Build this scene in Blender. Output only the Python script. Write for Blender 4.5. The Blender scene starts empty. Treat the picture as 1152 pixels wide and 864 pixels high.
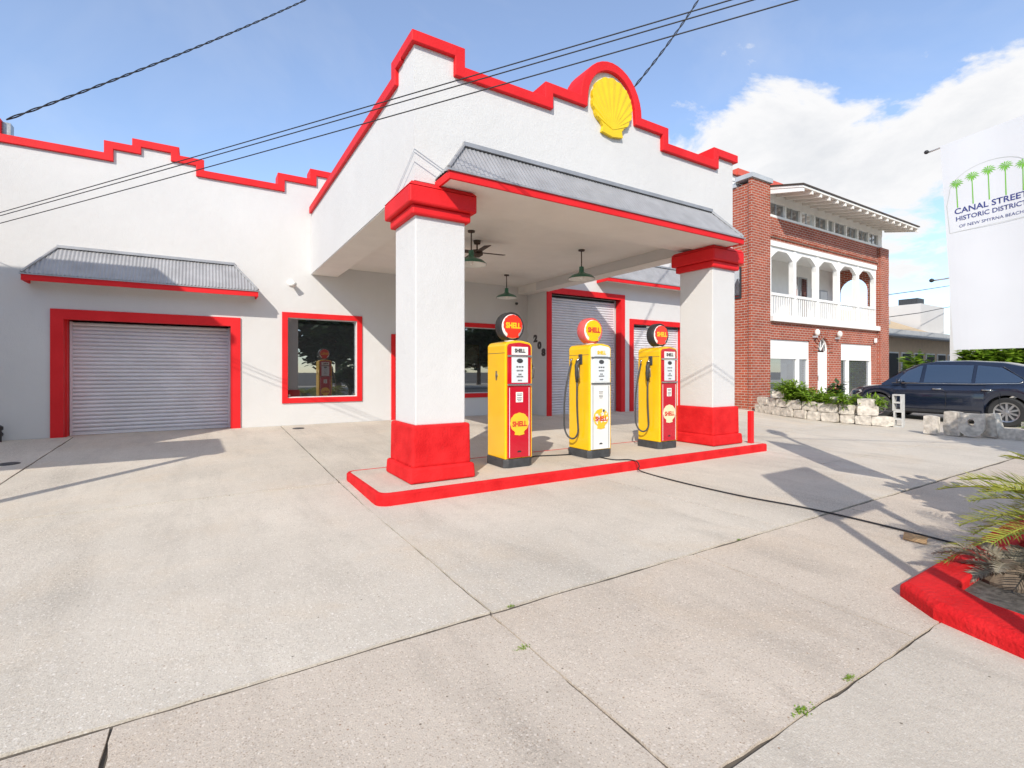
import bpy, bmesh, math, random
from mathutils import Vector, Matrix, noise
from mathutils.geometry import tessellate_polygon

# ------------------------------------------------------------------ camera, sky, sun, exposure
S = bpy.context.scene
COL = S.collection
PI = math.pi
R_ = math.radians
HCAM = 1.4
cam_d = bpy.data.cameras.new('camera'); cam = bpy.data.objects.new('camera', cam_d); COL.objects.link(cam)
cam.location = (0, 0, HCAM)
cam.rotation_euler = (PI / 2, 0, -math.atan2(557, 896))
cam_d.sensor_width = 36; cam_d.lens = 557 / 1152 * 36
cam_d.shift_y = -14 / 1152
cam_d.clip_start = .05; cam_d.clip_end = 2000
S.camera = cam

SUN = Vector((1, 1.06, -.95)).normalized()        # direction the light travels
EL = math.asin(-SUN.z); AZ = math.atan2(-SUN.x, -SUN.y)
W = bpy.data.worlds.new('World'); S.world = W; W.use_nodes = True


def build_world():
    nt = W.node_tree; N = nt.nodes; L = nt.links
    for n in list(N): N.remove(n)
    out = N.new('ShaderNodeOutputWorld'); bg = N.new('ShaderNodeBackground')
    sky = N.new('ShaderNodeTexSky'); sky.sky_type = 'NISHITA'; sky.sun_disc = False
    sky.sun_elevation = EL; sky.sun_rotation = AZ; sky.air_density = 1.0; sky.dust_density = .15; sky.ozone_density = 2.2
    tc = N.new('ShaderNodeTexCoord')
    sep = N.new('ShaderNodeSeparateXYZ'); L.new(tc.outputs['Generated'], sep.inputs[0])

    def math_(op, a, b=None, clamp=False):
        m = N.new('ShaderNodeMath'); m.operation = op; m.use_clamp = clamp
        for i, v in enumerate((a, b)):
            if v is None: continue
            if isinstance(v, (int, float)): m.inputs[i].default_value = v
            else: L.new(v, m.inputs[i])
        return m.outputs[0]
    zz = math_('ADD', math_('MAXIMUM', sep.outputs[2], 0.0), .32)
    px = math_('DIVIDE', sep.outputs[0], zz); py = math_('DIVIDE', sep.outputs[1], zz)
    cmb = N.new('ShaderNodeCombineXYZ'); L.new(px, cmb.inputs[0]); L.new(py, cmb.inputs[1])
    mp = N.new('ShaderNodeMapping'); L.new(cmb.outputs[0], mp.inputs[0]); mp.inputs['Location'].default_value = CLOUD_OFF

    def nz(scale, detail, rough, src, dist=0):
        n = N.new('ShaderNodeTexNoise'); n.inputs['Scale'].default_value = scale; n.inputs['Detail'].default_value = detail
        n.inputs['Roughness'].default_value = rough; n.inputs['Distortion'].default_value = dist
        L.new(src, n.inputs['Vector']); return n.outputs[0]
    big = nz(.75, 2, .5, mp.outputs[0])
    bil = nz(2.6, 10, .62, mp.outputs[0], .25)
    den = math_('ADD', math_('MULTIPLY', big, 1.25), math_('MULTIPLY', bil, .75))
    rp = N.new('ShaderNodeValToRGB'); L.new(den, rp.inputs[0])
    e = rp.color_ramp.elements
    e[0].position = .985; e[0].color = (0, 0, 0, 1); e[1].position = 1.0; e[1].color = (1, 1, 1, 1)
    mr = N.new('ShaderNodeMapRange'); L.new(den, mr.inputs[0]); mr.interpolation_type = 'SMOOTHSTEP'
    mr.inputs[1].default_value = CLOUD_LO; mr.inputs[2].default_value = CLOUD_LO + .085
    # thin veil
    veil = nz(1.3, 6, .6, cmb.outputs[0], .6)
    vr = N.new('ShaderNodeMapRange'); L.new(veil, vr.inputs[0]); vr.inputs[1].default_value = .5; vr.inputs[2].default_value = .9
    vr.inputs[3].default_value = .12; vr.inputs[4].default_value = .4
    mask = math_('MAXIMUM', mr.outputs[0], vr.outputs[0])
    hz = N.new('ShaderNodeMapRange'); L.new(sep.outputs[2], hz.inputs[0]); hz.inputs[1].default_value = -.01; hz.inputs[2].default_value = .06
    mask = math_('MULTIPLY', mask, hz.outputs[0])
    # grey bellies in the thick middle of the cloud
    core = N.new('ShaderNodeMapRange'); L.new(den, core.inputs[0]); core.inputs[1].default_value = CLOUD_LO + .1; core.inputs[2].default_value = CLOUD_LO + .34
    cm = N.new('ShaderNodeMixRGB'); L.new(core.outputs[0], cm.inputs[0])
    cm.inputs[1].default_value = (4.5, 4.5, 4.55, 1); cm.inputs[2].default_value = (3.2, 3.35, 3.6, 1)
    tint = N.new('ShaderNodeMixRGB'); tint.blend_type = 'MULTIPLY'; tint.inputs[0].default_value = 1
    L.new(sky.outputs[0], tint.inputs[1]); tint.inputs[2].default_value = SKY_TINT
    mx = N.new('ShaderNodeMixRGB'); L.new(mask, mx.inputs[0]); L.new(tint.outputs[0], mx.inputs[1]); L.new(cm.outputs[0], mx.inputs[2])
    L.new(mx.outputs[0], bg.inputs[0]); bg.inputs[1].default_value = .15
    L.new(bg.outputs[0], out.inputs[0])


CLOUD_OFF = (11.3, -4.45, 0); CLOUD_LO = 1.075; SKY_TINT = (1.02, 1.07, 1.15, 1)
build_world()
sd = bpy.data.lights.new('sun', 'SUN'); sd.energy = 3.2; sd.angle = R_(.53); sd.color = (1, .935, .84)
so = bpy.data.objects.new('sun', sd); COL.objects.link(so); so.rotation_euler = SUN.to_track_quat('-Z', 'Y').to_euler()
so.location = (-20, -20, 30)
vs = S.view_settings; vs.view_transform = 'Standard'; vs.look = 'None'; vs.gamma = 1; vs.exposure = .52; vs.use_curve_mapping = False

rnd = random.Random(7)


def gz(y): return max(0, min(1, (y - 5.3) / 6.6)) * .21


# ------------------------------------------------------------------ materials
MATS = {}


def mat(name, col, rough=.6, metal=0, var=.08, vscale=3., bump=0, bscale=60., spec=.5, coat=0, col2=None, detail=6):
    """procedural material: base colour broken up by noise, optional bump"""
    if name in MATS: return MATS[name]
    m = bpy.data.materials.new(name); m.use_nodes = True
    nt = m.node_tree; N = nt.nodes; L = nt.links; b = N['Principled BSDF']
    b.inputs['Roughness'].default_value = rough; b.inputs['Metallic'].default_value = metal
    b.inputs['Specular IOR Level'].default_value = spec; b.inputs['Coat Weight'].default_value = coat
    tc = N.new('ShaderNodeNewGeometry')
    n = N.new('ShaderNodeTexNoise'); n.inputs['Scale'].default_value = vscale; n.inputs['Detail'].default_value = detail
    L.new(tc.outputs['Position'], n.inputs['Vector'])
    r = N.new('ShaderNodeMapRange'); L.new(n.outputs[0], r.inputs[0]); r.inputs[1].default_value = .3; r.inputs[2].default_value = .7
    mx = N.new('ShaderNodeMixRGB'); L.new(r.outputs[0], mx.inputs[0])
    c2 = col2 or tuple(min(1, c * (1 + var)) for c in col[:3])
    c1 = tuple(c * (1 - var) for c in col[:3])
    mx.inputs[1].default_value = (*c1, 1); mx.inputs[2].default_value = (*c2, 1)
    L.new(mx.outputs[0], b.inputs['Base Color'])
    if bump:
        bn = N.new('ShaderNodeTexNoise'); bn.inputs['Scale'].default_value = bscale; bn.inputs['Detail'].default_value = 4
        L.new(tc.outputs['Position'], bn.inputs['Vector'])
        bp = N.new('ShaderNodeBump'); bp.inputs['Strength'].default_value = bump; bp.inputs['Distance'].default_value = .01
        L.new(bn.outputs[0], bp.inputs['Height']); L.new(bp.outputs[0], b.inputs['Normal'])
    MATS[name] = m
    return m


def mat_wall(name, col):
    """painted stucco: fine relief, trowel waves, faint rain streaks and grime"""
    m = mat(name, col, .85, var=.03, vscale=.9, spec=.25)
    nt = m.node_tree; N = nt.nodes; L = nt.links; b = N['Principled BSDF']
    g = N.new('ShaderNodeNewGeometry')
    a = N.new('ShaderNodeTexNoise'); a.inputs['Scale'].default_value = 70; a.inputs['Detail'].default_value = 5; L.new(g.outputs['Position'], a.inputs['Vector'])
    c = N.new('ShaderNodeTexNoise'); c.inputs['Scale'].default_value = 7; c.inputs['Detail'].default_value = 3; L.new(g.outputs['Position'], c.inputs['Vector'])
    ad = N.new('ShaderNodeMath'); ad.operation = 'MULTIPLY_ADD'; L.new(c.outputs[0], ad.inputs[0]); ad.inputs[1].default_value = 1.5; L.new(a.outputs[0], ad.inputs[2])
    bp = N.new('ShaderNodeBump'); bp.inputs['Strength'].default_value = .45; bp.inputs['Distance'].default_value = .008
    L.new(ad.outputs[0], bp.inputs['Height']); L.new(bp.outputs[0], b.inputs['Normal'])
    # streaks
    mp = N.new('ShaderNodeMapping'); mp.inputs['Scale'].default_value = (5, 5, .35); L.new(g.outputs['Position'], mp.inputs[0])
    st = N.new('ShaderNodeTexNoise'); st.inputs['Scale'].default_value = 1.6; st.inputs['Detail'].default_value = 7; L.new(mp.outputs[0], st.inputs['Vector'])
    sr = N.new('ShaderNodeMapRange'); L.new(st.outputs[0], sr.inputs[0]); sr.inputs[1].default_value = .52; sr.inputs[2].default_value = .8; sr.inputs[4].default_value = .09
    src = b.inputs['Base Color'].links[0].from_socket
    mx = N.new('ShaderNodeMixRGB'); L.new(sr.outputs[0], mx.inputs[0]); L.new(src, mx.inputs[1]); mx.inputs[2].default_value = (.55, .53, .49, 1)
    L.new(mx.outputs[0], b.inputs['Base Color'])
    return m


def mat_concrete(name, base, agg, aggamt, tone=.12):
    m = bpy.data.materials.new(name); m.use_nodes = True; MATS[name] = m
    nt = m.node_tree; N = nt.nodes; L = nt.links; b = N['Principled BSDF']; b.inputs['Roughness'].default_value = .88; b.inputs['Specular IOR Level'].default_value = .25
    g = N.new('ShaderNodeNewGeometry'); P = g.outputs['Position']

    def noi(s, d, r=.55, src=P, dist=0):
        n = N.new('ShaderNodeTexNoise'); n.inputs['Scale'].default_value = s; n.inputs['Detail'].default_value = d; n.inputs['Roughness'].default_value = r
        n.inputs['Distortion'].default_value = dist; L.new(src, n.inputs['Vector']); return n.outputs[0]

    def rng(s, a, b_, lo=0, hi=1):
        r = N.new('ShaderNodeMapRange'); L.new(s, r.inputs[0]); r.inputs[1].default_value = a; r.inputs[2].default_value = b_
        r.inputs[3].default_value = lo; r.inputs[4].default_value = hi; return r.outputs[0]

    def mix(f, a, b_, mode='MIX'):
        x = N.new('ShaderNodeMixRGB'); x.blend_type = mode
        for i, v in enumerate((f, a, b_)):
            if isinstance(v, (int, float)): x.inputs[i].default_value = v
            elif isinstance(v, tuple): x.inputs[i].default_value = (*v, 1)
            else: L.new(v, x.inputs[i])
        return x.outputs[0]
    c = mix(rng(noi(.55, 5, .6), .32, .68), tuple(x * (1 - tone) for x in base), tuple(min(1, x * (1 + tone * .7)) for x in base))
    # warm rusty / tan blotches
    c = mix(rng(noi(.9, 6, .65, dist=.5), .52, .78, 0, .55), c, (base[0] * 1.0, base[1] * .88, base[2] * .74))
    # grey worn streaks, running along the drive lines
    mp = N.new('ShaderNodeMapping'); mp.inputs['Scale'].default_value = (1.6, .35, 1); mp.inputs['Rotation'].default_value = (0, 0, R_(14)); L.new(P, mp.inputs[0])
    c = mix(rng(noi(1.5, 8, .7, mp.outputs[0]), .5, .74, 0, .5), c, tuple(x * .62 for x in base))
    c = mix(rng(noi(5.5, 8, .7), .55, .8, 0, .4), c, tuple(x * .58 for x in base))
    # fine grain
    c = mix(rng(noi(140, 3, .7), .3, .7, 0, 1), c, mix(1., c, (.80, .79, .78), 'MULTIPLY'))
    # aggregate chips
    for sc, thr, colr, amt in ((80, .30, agg[0], aggamt), (95, .27, agg[1], aggamt), (46, .20, agg[2], aggamt), (38, .11, agg[1], aggamt)):
        v = N.new('ShaderNodeTexVoronoi'); v.inputs['Scale'].default_value = sc; L.new(P, v.inputs['Vector'])
        sel = N.new('ShaderNodeSeparateColor'); L.new(v.outputs['Color'], sel.inputs[0])
        k = N.new('ShaderNodeMath'); k.operation = 'MULTIPLY'; L.new(rng(v.outputs['Distance'], thr, thr + .1, 1, 0), k.inputs[0]); L.new(rng(sel.outputs[0], .5, .6, 0, amt), k.inputs[1])
        c = mix(k.outputs[0], c, colr)
    # small dark pits, tar and leaf specks
    v = N.new('ShaderNodeTexVoronoi'); v.inputs['Scale'].default_value = 9; L.new(P, v.inputs['Vector'])
    k = N.new('ShaderNodeSeparateColor'); L.new(v.outputs['Color'], k.inputs[0])
    kk = N.new('ShaderNodeMath'); kk.operation = 'MULTIPLY'; L.new(rng(v.outputs['Distance'], .035, .065, 1, 0), kk.inputs[0]); L.new(rng(k.outputs[1], .6, .62, 0, .75), kk.inputs[1])
    c = mix(kk.outputs[0], c, (.10, .075, .05))
    # worn, weather-darkened patches made of coarse dark grains
    gr = N.new('ShaderNodeMath'); gr.operation = 'MULTIPLY'; L.new(rng(noi(.8, 5, .65, mp.outputs[0], .8), .5, .68), gr.inputs[0]); L.new(rng(noi(60, 4, .75), .5, .62, 0, .62), gr.inputs[1])
    c = mix(gr.outputs[0], c, (.20, .17, .14))
    # scattered brown leaf bits
    v = N.new('ShaderNodeTexVoronoi'); v.inputs['Scale'].default_value = 16; v.inputs['Randomness'].default_value = 1; L.new(P, v.inputs['Vector'])
    k = N.new('ShaderNodeSeparateColor'); L.new(v.outputs['Color'], k.inputs[0])
    kk = N.new('ShaderNodeMath'); kk.operation = 'MULTIPLY'; L.new(rng(v.outputs['Distance'], .05, .09, 1, 0), kk.inputs[0]); L.new(rng(k.outputs[2], .72, .74, 0, .7), kk.inputs[1])
    c = mix(kk.outputs[0], c, (.26, .14, .07))
    # tone of each pour
    oi = N.new('ShaderNodeObjectInfo')
    c = mix(1., c, mix(oi.outputs['Random'], (.97, .965, .96), (1.02, 1.01, 1.0)), 'MULTIPLY')
    L.new(c, b.inputs['Base Color'])
    bp = N.new('ShaderNodeBump'); bp.inputs['Strength'].default_value = .55; bp.inputs['Distance'].default_value = .006
    hh = N.new('ShaderNodeMath'); hh.operation = 'ADD'; L.new(noi(170, 4, .7), hh.inputs[0]); L.new(noi(30, 5, .6), hh.inputs[1])
    L.new(hh.outputs[0], bp.inputs['Height']); L.new(bp.outputs[0], b.inputs['Normal'])
    return m


def mat_brick(name):
    m = bpy.data.materials.new(name); m.use_nodes = True; MATS[name] = m
    nt = m.node_tree; N = nt.nodes; L = nt.links; b = N['Principled BSDF']; b.inputs['Roughness'].default_value = .85
    g = N.new('ShaderNodeNewGeometry'); s = N.new('ShaderNodeSeparateXYZ'); L.new(g.outputs['Position'], s.inputs[0])
    a = N.new('ShaderNodeMath'); a.operation = 'ADD'; L.new(s.outputs[0], a.inputs[0]); L.new(s.outputs[1], a.inputs[1])
    c = N.new('ShaderNodeCombineXYZ'); L.new(a.outputs[0], c.inputs[0]); L.new(s.outputs[2], c.inputs[1])
    t = N.new('ShaderNodeTexBrick'); L.new(c.outputs[0], t.inputs['Vector'])
    t.inputs['Scale'].default_value = 1; t.inputs['Brick Width'].default_value = .235; t.inputs['Row Height'].default_value = .086; t.inputs['Mortar Size'].default_value = .009
    t.inputs['Mortar Smooth'].default_value = .15; t.inputs['Bias'].default_value = -.1
    t.inputs['Color1'].default_value = (.37, .074, .032, 1); t.inputs['Color2'].default_value = (.27, .05, .022, 1); t.inputs['Mortar'].default_value = (.46, .37, .31, 1)
    n = N.new('ShaderNodeTexNoise'); n.inputs['Scale'].default_value = 2.2; n.inputs['Detail'].default_value = 8; L.new(g.outputs['Position'], n.inputs['Vector'])
    x = N.new('ShaderNodeMixRGB'); x.blend_type = 'OVERLAY'; x.inputs[0].default_value = .35; L.new(t.outputs[0], x.inputs[1]); L.new(n.outputs[0], x.inputs[2])
    L.new(x.outputs[0], b.inputs['Base Color'])
    bp = N.new('ShaderNodeBump'); bp.invert = True; bp.inputs['Strength'].default_value = .8; bp.inputs['Distance'].default_value = .012; L.new(t.outputs[1], bp.inputs['Height'])
    L.new(bp.outputs[0], b.inputs['Normal'])
    return m


def mat_glass(name, tint=(.03, .035, .04), see=.55, refl=1.0):
    """window pane: mirror-like reflection by angle over a darkened view of what is behind"""
    m = bpy.data.materials.new(name); m.use_nodes = True; MATS[name] = m
    nt = m.node_tree; N = nt.nodes; L = nt.links; N.remove(N['Principled BSDF']); o = N['Material Output']
    gl = N.new('ShaderNodeBsdfGlossy'); gl.inputs['Roughness'].default_value = .01; gl.inputs[0].default_value = (.9, .95, 1, 1)
    tr = N.new('ShaderNodeBsdfTransparent'); tr.inputs[0].default_value = (see, see, see * 1.02, 1)
    df = N.new('ShaderNodeBsdfDiffuse'); df.inputs[0].default_value = (*tint, 1)
    fr = N.new('ShaderNodeFresnel'); fr.inputs[0].default_value = 1.7
    f2 = N.new('ShaderNodeMath'); f2.operation = 'MULTIPLY_ADD'; L.new(fr.outputs[0], f2.inputs[0]); f2.inputs[1].default_value = refl; f2.inputs[2].default_value = .16 * refl; f2.use_clamp = True
    m1 = N.new('ShaderNodeMixShader'); m1.inputs[0].default_value = .3; L.new(tr.outputs[0], m1.inputs[1]); L.new(df.outputs[0], m1.inputs[2])
    m2 = N.new('ShaderNodeMixShader'); L.new(f2.outputs[0], m2.inputs[0]); L.new(m1.outputs[0], m2.inputs[1]); L.new(gl.outputs[0], m2.inputs[2])
    L.new(m2.outputs[0], o.inputs[0])
    return m


def mat_leaf(name, c1, c2, trans=.25):
    m = bpy.data.materials.new(name); m.use_nodes = True; MATS[name] = m
    nt = m.node_tree; N = nt.nodes; L = nt.links; b = N['Principled BSDF']; b.inputs['Roughness'].default_value = .5
    g = N.new('ShaderNodeNewGeometry')
    n = N.new('ShaderNodeTexNoise'); n.inputs['Scale'].default_value = 7; n.inputs['Detail'].default_value = 3; L.new(g.outputs['Position'], n.inputs['Vector'])
    r = N.new('ShaderNodeMixRGB'); r.inputs[1].default_value = (*c1, 1); r.inputs[2].default_value = (*c2, 1)
    ad = N.new('ShaderNodeMath'); ad.operation = 'MULTIPLY_ADD'; L.new(g.outputs['Random Per Island'], ad.inputs[0]); ad.inputs[1].default_value = .6
    rr = N.new('ShaderNodeMapRange'); L.new(n.outputs[0], rr.inputs[0]); rr.inputs[1].default_value = .3; rr.inputs[2].default_value = .7; rr.inputs[4].default_value = .4
    L.new(rr.outputs[0], ad.inputs[2]); L.new(ad.outputs[0], r.inputs[0])
    L.new(r.outputs[0], b.inputs['Base Color'])
    t = N.new('ShaderNodeBsdfTranslucent'); L.new(r.outputs[0], t.inputs[0])
    x = N.new('ShaderNodeMixShader'); x.inputs[0].default_value = trans; L.new(b.outputs[0], x.inputs[1]); L.new(t.outputs[0], x.inputs[2])
    L.new(x.outputs[0], N['Material Output'].inputs[0])
    return m


M_WALL = mat_wall('white stucco', (.62, .61, .595))
M_CEIL = mat('soffit paint', (.74, .71, .66), .8, var=.03, bump=.15)
M_RED = mat('red trim paint', (.68, .010, .013), .6, var=.06, vscale=2.5, bump=.25, bscale=40, spec=.3, col2=(.72, .016, .02))
M_REDK = mat('red kerb paint', (.64, .010, .013), .8, var=.16, vscale=5, bump=.9, bscale=45, spec=.2, col2=(.70, .02, .022))
def scuff(m, col, amt, sc):
    nt = m.node_tree; N = nt.nodes; L = nt.links; b = N['Principled BSDF']; g = N.new('ShaderNodeNewGeometry')
    n = N.new('ShaderNodeTexNoise'); n.inputs['Scale'].default_value = sc; n.inputs['Detail'].default_value = 9; n.inputs['Roughness'].default_value = .72; L.new(g.outputs['Position'], n.inputs['Vector'])
    r = N.new('ShaderNodeMapRange'); L.new(n.outputs[0], r.inputs[0]); r.inputs[1].default_value = .56; r.inputs[2].default_value = .68; r.inputs[4].default_value = amt
    x = N.new('ShaderNodeMixRGB'); L.new(r.outputs[0], x.inputs[0]); L.new(b.inputs['Base Color'].links[0].from_socket, x.inputs[1]); x.inputs[2].default_value = (*col, 1)
    L.new(x.outputs[0], b.inputs['Base Color'])


scuff(M_REDK, (.42, .05, .045), .18, 9)
scuff(M_RED, (.52, .03, .03), .15, 4)
M_PRED = mat('red pump enamel', (.50, .004, .02), .22, var=.05, coat=.4)
M_PYEL = mat('yellow pump enamel', (.86, .50, .006), .25, var=.05, coat=.4)
M_PWHT = mat('white pump enamel', (.74, .74, .70), .25, var=.05, coat=.4)
M_CREAM = mat('cream badge enamel', (.80, .68, .42), .35)
M_BADGE = mat('yellow badge enamel', (.90, .50, .03), .35)
M_SIGNY = mat('yellow shell sign', (.78, .53, .004), .35, var=.06, vscale=5)
M_LRED = mat('lens red', (.80, .03, .008), .2)
M_LYEL = mat('lens yellow', (.95, .52, .01), .2)
M_LWHT = mat('lens white', (.82, .80, .74), .2)
M_PINK = mat('faded red rim', (.62, .10, .10), .4)
M_BLK = mat('black rubber', (.025, .025, .027), .6, var=.3, vscale=20)
M_BASE = mat('pump base iron', (.045, .047, .05), .55, var=.3, vscale=14, bump=.3)
M_CHR = mat('chrome', (.62, .61, .58), .2, metal=1, var=.1)
M_STEEL = mat('dull steel', (.30, .30, .29), .4, metal=.9, var=.25, vscale=20)
M_DIAL = mat('dial face', (.66, .69, .70), .25, var=.03)
M_INK = mat('printed ink', (.07, .06, .06), .6)
M_INKR = mat('printed red ink', (.55, .03, .02), .5)
M_GALV = mat('galvanised roofing', (.36, .36, .365), .45, metal=.4, var=.12, vscale=4)
M_DOORG = mat('roller door steel', (.70, .68, .70), .5, metal=.15, var=.07, vscale=2.5, bump=.1, bscale=200)
M_GREEN = mat('green enamel', (.035, .16, .10), .35, var=.1, coat=.3)
M_BROWN = mat('dark bronze', (.055, .035, .022), .5)
M_CONC = mat_concrete('concrete', (.67, .615, .525), ((.76, .70, .61), (.36, .29, .22), (.86, .82, .75)), .5)
M_CONC2 = mat_concrete('exposed aggregate concrete', (.65, .57, .475), ((.74, .64, .52), (.28, .20, .14), (.80, .73, .64)), .5, .12)
M_CONC3 = mat_concrete('smooth apron concrete', (.64, .58, .49), ((.70, .64, .55), (.40, .33, .26), (.76, .71, .63)), .4)
M_JOINT = mat('joint dirt', (.11, .092, .072), .95, var=.3, vscale=15)
M_ASPH = mat('asphalt', (.06, .06, .058), .9, var=.2, vscale=3, bump=.5, bscale=120)
M_BRICK = mat_brick('red brick')
M_BWHT = mat('white timber paint', (.80, .79, .76), .6, var=.04)
M_BEAM = mat('eave timber', (.78, .75, .70), .7, var=.06)
M_GLASS = mat_glass('window glass', (.05, .055, .06), .7, 1.5)
M_GLASSB = mat_glass('shop glass', (.34, .36, .38), .6, 1.1)
M_CARG = mat_glass('car glass', (.006, .02, .035), .45, .9)
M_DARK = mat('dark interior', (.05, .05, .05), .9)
M_SHELFW = mat('interior wall paint', (.30, .29, .27), .9)
M_BLOCK = mat('limestone block', (.55, .50, .43), .9, var=.32, vscale=11, bump=1.0, bscale=32)
M_CMU = mat('concrete block', (.50, .49, .46), .92, var=.12, vscale=10, bump=.6, bscale=90)
M_LEAF = mat_leaf('bright leaf', (.11, .24, .015), (.32, .45, .045), .35)
M_LEAFD = mat_leaf('dark leaf', (.018, .05, .012), (.06, .11, .025))
M_FROND = mat_leaf('palm leaflet', (.16, .25, .03), (.55, .50, .07), .3)
M_DRY = mat_leaf('dry frond', (.20, .17, .12), (.42, .37, .28), .2)
M_BARK = mat('bark', (.16, .12, .085), .9, var=.3, vscale=12, bump=.8, bscale=25)
M_WIRE = mat('cable black', (.012, .012, .014), .6)
M_WIREG = mat('cable grey', (.05, .05, .05), .6)
M_CARP = mat('navy car paint', (.014, .021, .042), .16, metal=.3, var=.05, coat=1)
M_TYRE = mat('tyre rubber', (.022, .022, .022), .8)
M_RIM = mat('alloy', (.45, .45, .46), .3, metal=.9)
M_BANN = mat('banner vinyl', (.64, .65, .67), .6, var=.02)
M_GRN = mat('banner green print', (.16, .46, .02), .6)
M_NAVY = mat('banner navy print', (.035, .045, .20), .6)
M_PGREY = mat('banner grey print', (.45, .47, .44), .6)
M_TAN = mat('tan render', (.66, .48, .31), .85)
M_TANR = mat('tan shingles', (.52, .40, .26), .9, var=.12, vscale=8)
M_POLE = mat('painted pole', (.03, .035, .03), .45)
M_MULCH = mat('mulch', (.09, .08, .07), .95, var=.5, vscale=25, bump=1, bscale=40)
M_CARD = mat('cardboard', (.42, .27, .14), .9, var=.1)
M_ORNG = mat('orange red coping', (.62, .10, .06), .6)
M_CAPG = mat('lead grey cap', (.42, .44, .46), .6)

# ------------------------------------------------------------------ mesh helpers


def wm(o):
    m = o.matrix_basis.copy()
    if o.parent: m = wm(o.parent) @ o.matrix_parent_inverse @ m
    return m


def link(name, me, m, parent=None):
    o = bpy.data.objects.new(name, me); COL.objects.link(o)
    if m and me and not me.materials: me.materials.append(m)
    if parent:
        o.parent = parent; o.matrix_parent_inverse = wm(parent).inverted()
    return o


def add(name, V, F, m, parent=None, smooth=False):
    me = bpy.data.meshes.new(name); me.from_pydata([tuple(v) for v in V], [], F)
    bm = bmesh.new(); bm.from_mesh(me); bmesh.ops.recalc_face_normals(bm, faces=bm.faces); bm.to_mesh(me); bm.free()
    if smooth: me.polygons.foreach_set('use_smooth', [True] * len(me.polygons))
    return link(name, me, m, parent)


class MB:
    def __init__(s): s.v = []; s.f = []

    def poly(s, V, F):
        n = len(s.v); s.v += [tuple(v) for v in V]; s.f += [tuple(i + n for i in f) for f in F]; return s

    def box(s, x0, x1, y0, y1, z0, z1, M=None):
        V = [Vector((x, y, z)) for z in (z0, z1) for y in (y0, y1) for x in (x0, x1)]
        if M: V = [M @ v for v in V]
        return s.poly(V, [(0, 1, 3, 2), (4, 6, 7, 5), (0, 4, 5, 1), (2, 3, 7, 6), (0, 2, 6, 4), (1, 5, 7, 3)])

    def prism(s, P, ax, a, b):
        """extrude a 2D polygon: ax 'y': (x,z) along y; 'x': (y,z) along x; 'z': (x,y) along z"""
        f = {'y': lambda p, t: (p[0], t, p[1]), 'x': lambda p, t: (t, p[0], p[1]), 'z': lambda p, t: (p[0], p[1], t)}[ax]
        n = len(P); V = [f(p, a) for p in P] + [f(p, b) for p in P]
        T = [tuple(t) for t in tessellate_polygon([[Vector((p[0], p[1], 0)) for p in P]])]
        F = T + [tuple(i + n for i in reversed(t)) for t in T] + [(i, (i + 1) % n, n + (i + 1) % n, n + i) for i in range(n)]
        return s.poly(V, F)

    def lathe(s, prof, c=(0, 0, 0), n=24, M=None, a0=0, a1=2 * PI):
        full = abs(a1 - a0 - 2 * PI) < 1e-6; k = n if full else n + 1; V = []
        for i in range(k):
            a = a0 + (a1 - a0) * i / n
            for r, z in prof:
                p = Vector((r * math.cos(a), r * math.sin(a), z))
                if M: p = M @ p
                V.append(p + Vector(c))
        m = len(prof); F = []
        for i in range(n):
            j = (i + 1) % k
            for q in range(m - 1): F.append((i * m + q, j * m + q, j * m + q + 1, i * m + q + 1))
        return s.poly(V, F)

    def tube(s, P, r, n=8, cap=True):
        P = [Vector(p) for p in P]; V = []; m = len(P)
        up = Vector((.13, .21, .97))
        for i, p in enumerate(P):
            t = (P[min(i + 1, m - 1)] - P[max(i - 1, 0)]).normalized()
            u = t.cross(up).normalized(); w = t.cross(u)
            rr = r(i / (m - 1)) if callable(r) else r
            for k in range(n):
                a = 2 * PI * k / n; V.append(p + u * math.cos(a) * rr + w * math.sin(a) * rr)
        F = [(i * n + k, i * n + (k + 1) % n, (i + 1) * n + (k + 1) % n, (i + 1) * n + k) for i in range(m - 1) for k in range(n)]
        if cap: F += [tuple(range(n)), tuple(range((m - 1) * n, m * n))]
        return s.poly(V, F)

    def out(s, name, m, parent=None, smooth=False, bevel=0, seg=2, auto=None):
        o = add(name, s.v, s.f, m, parent, smooth)
        if bevel:
            bm = bmesh.new(); bm.from_mesh(o.data); bmesh.ops.remove_doubles(bm, verts=bm.verts, dist=1e-5)
            bmesh.ops.dissolve_limit(bm, angle_limit=R_(1), verts=bm.verts, edges=bm.edges)
            ed = [e for e in bm.edges if len(e.link_faces) == 2 and e.calc_face_angle(0) > R_(30)]
            bmesh.ops.bevel(bm, geom=ed, offset=bevel, segments=seg, affect='EDGES', profile=.5, clamp_overlap=True)
            bmesh.ops.triangulate(bm, faces=[f for f in bm.faces if len(f.verts) > 4])
            bm.to_mesh(o.data); bm.free()
        if auto:
            for p in o.data.polygons: p.use_smooth = True
            o.data.set_sharp_from_angle(angle=R_(auto))
        return o


def box(name, x0, x1, y0, y1, z0, z1, m, parent=None, bevel=0): return MB().box(x0, x1, y0, y1, z0, z1).out(name, m, parent, bevel=bevel)


def prism(name, P, ax, a, b, m, parent=None, bevel=0): return MB().prism(P, ax, a, b).out(name, m, parent, bevel=bevel)


def tube(name, P, r, m, parent=None, n=8): return MB().tube(P, r, n).out(name, m, parent, smooth=True)


def tag(o, label, cat, group=None):
    o['label'] = label; o['category'] = cat
    if group: o['group'] = group
    return o


def struct(o): o['kind'] = 'structure'; return o


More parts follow.
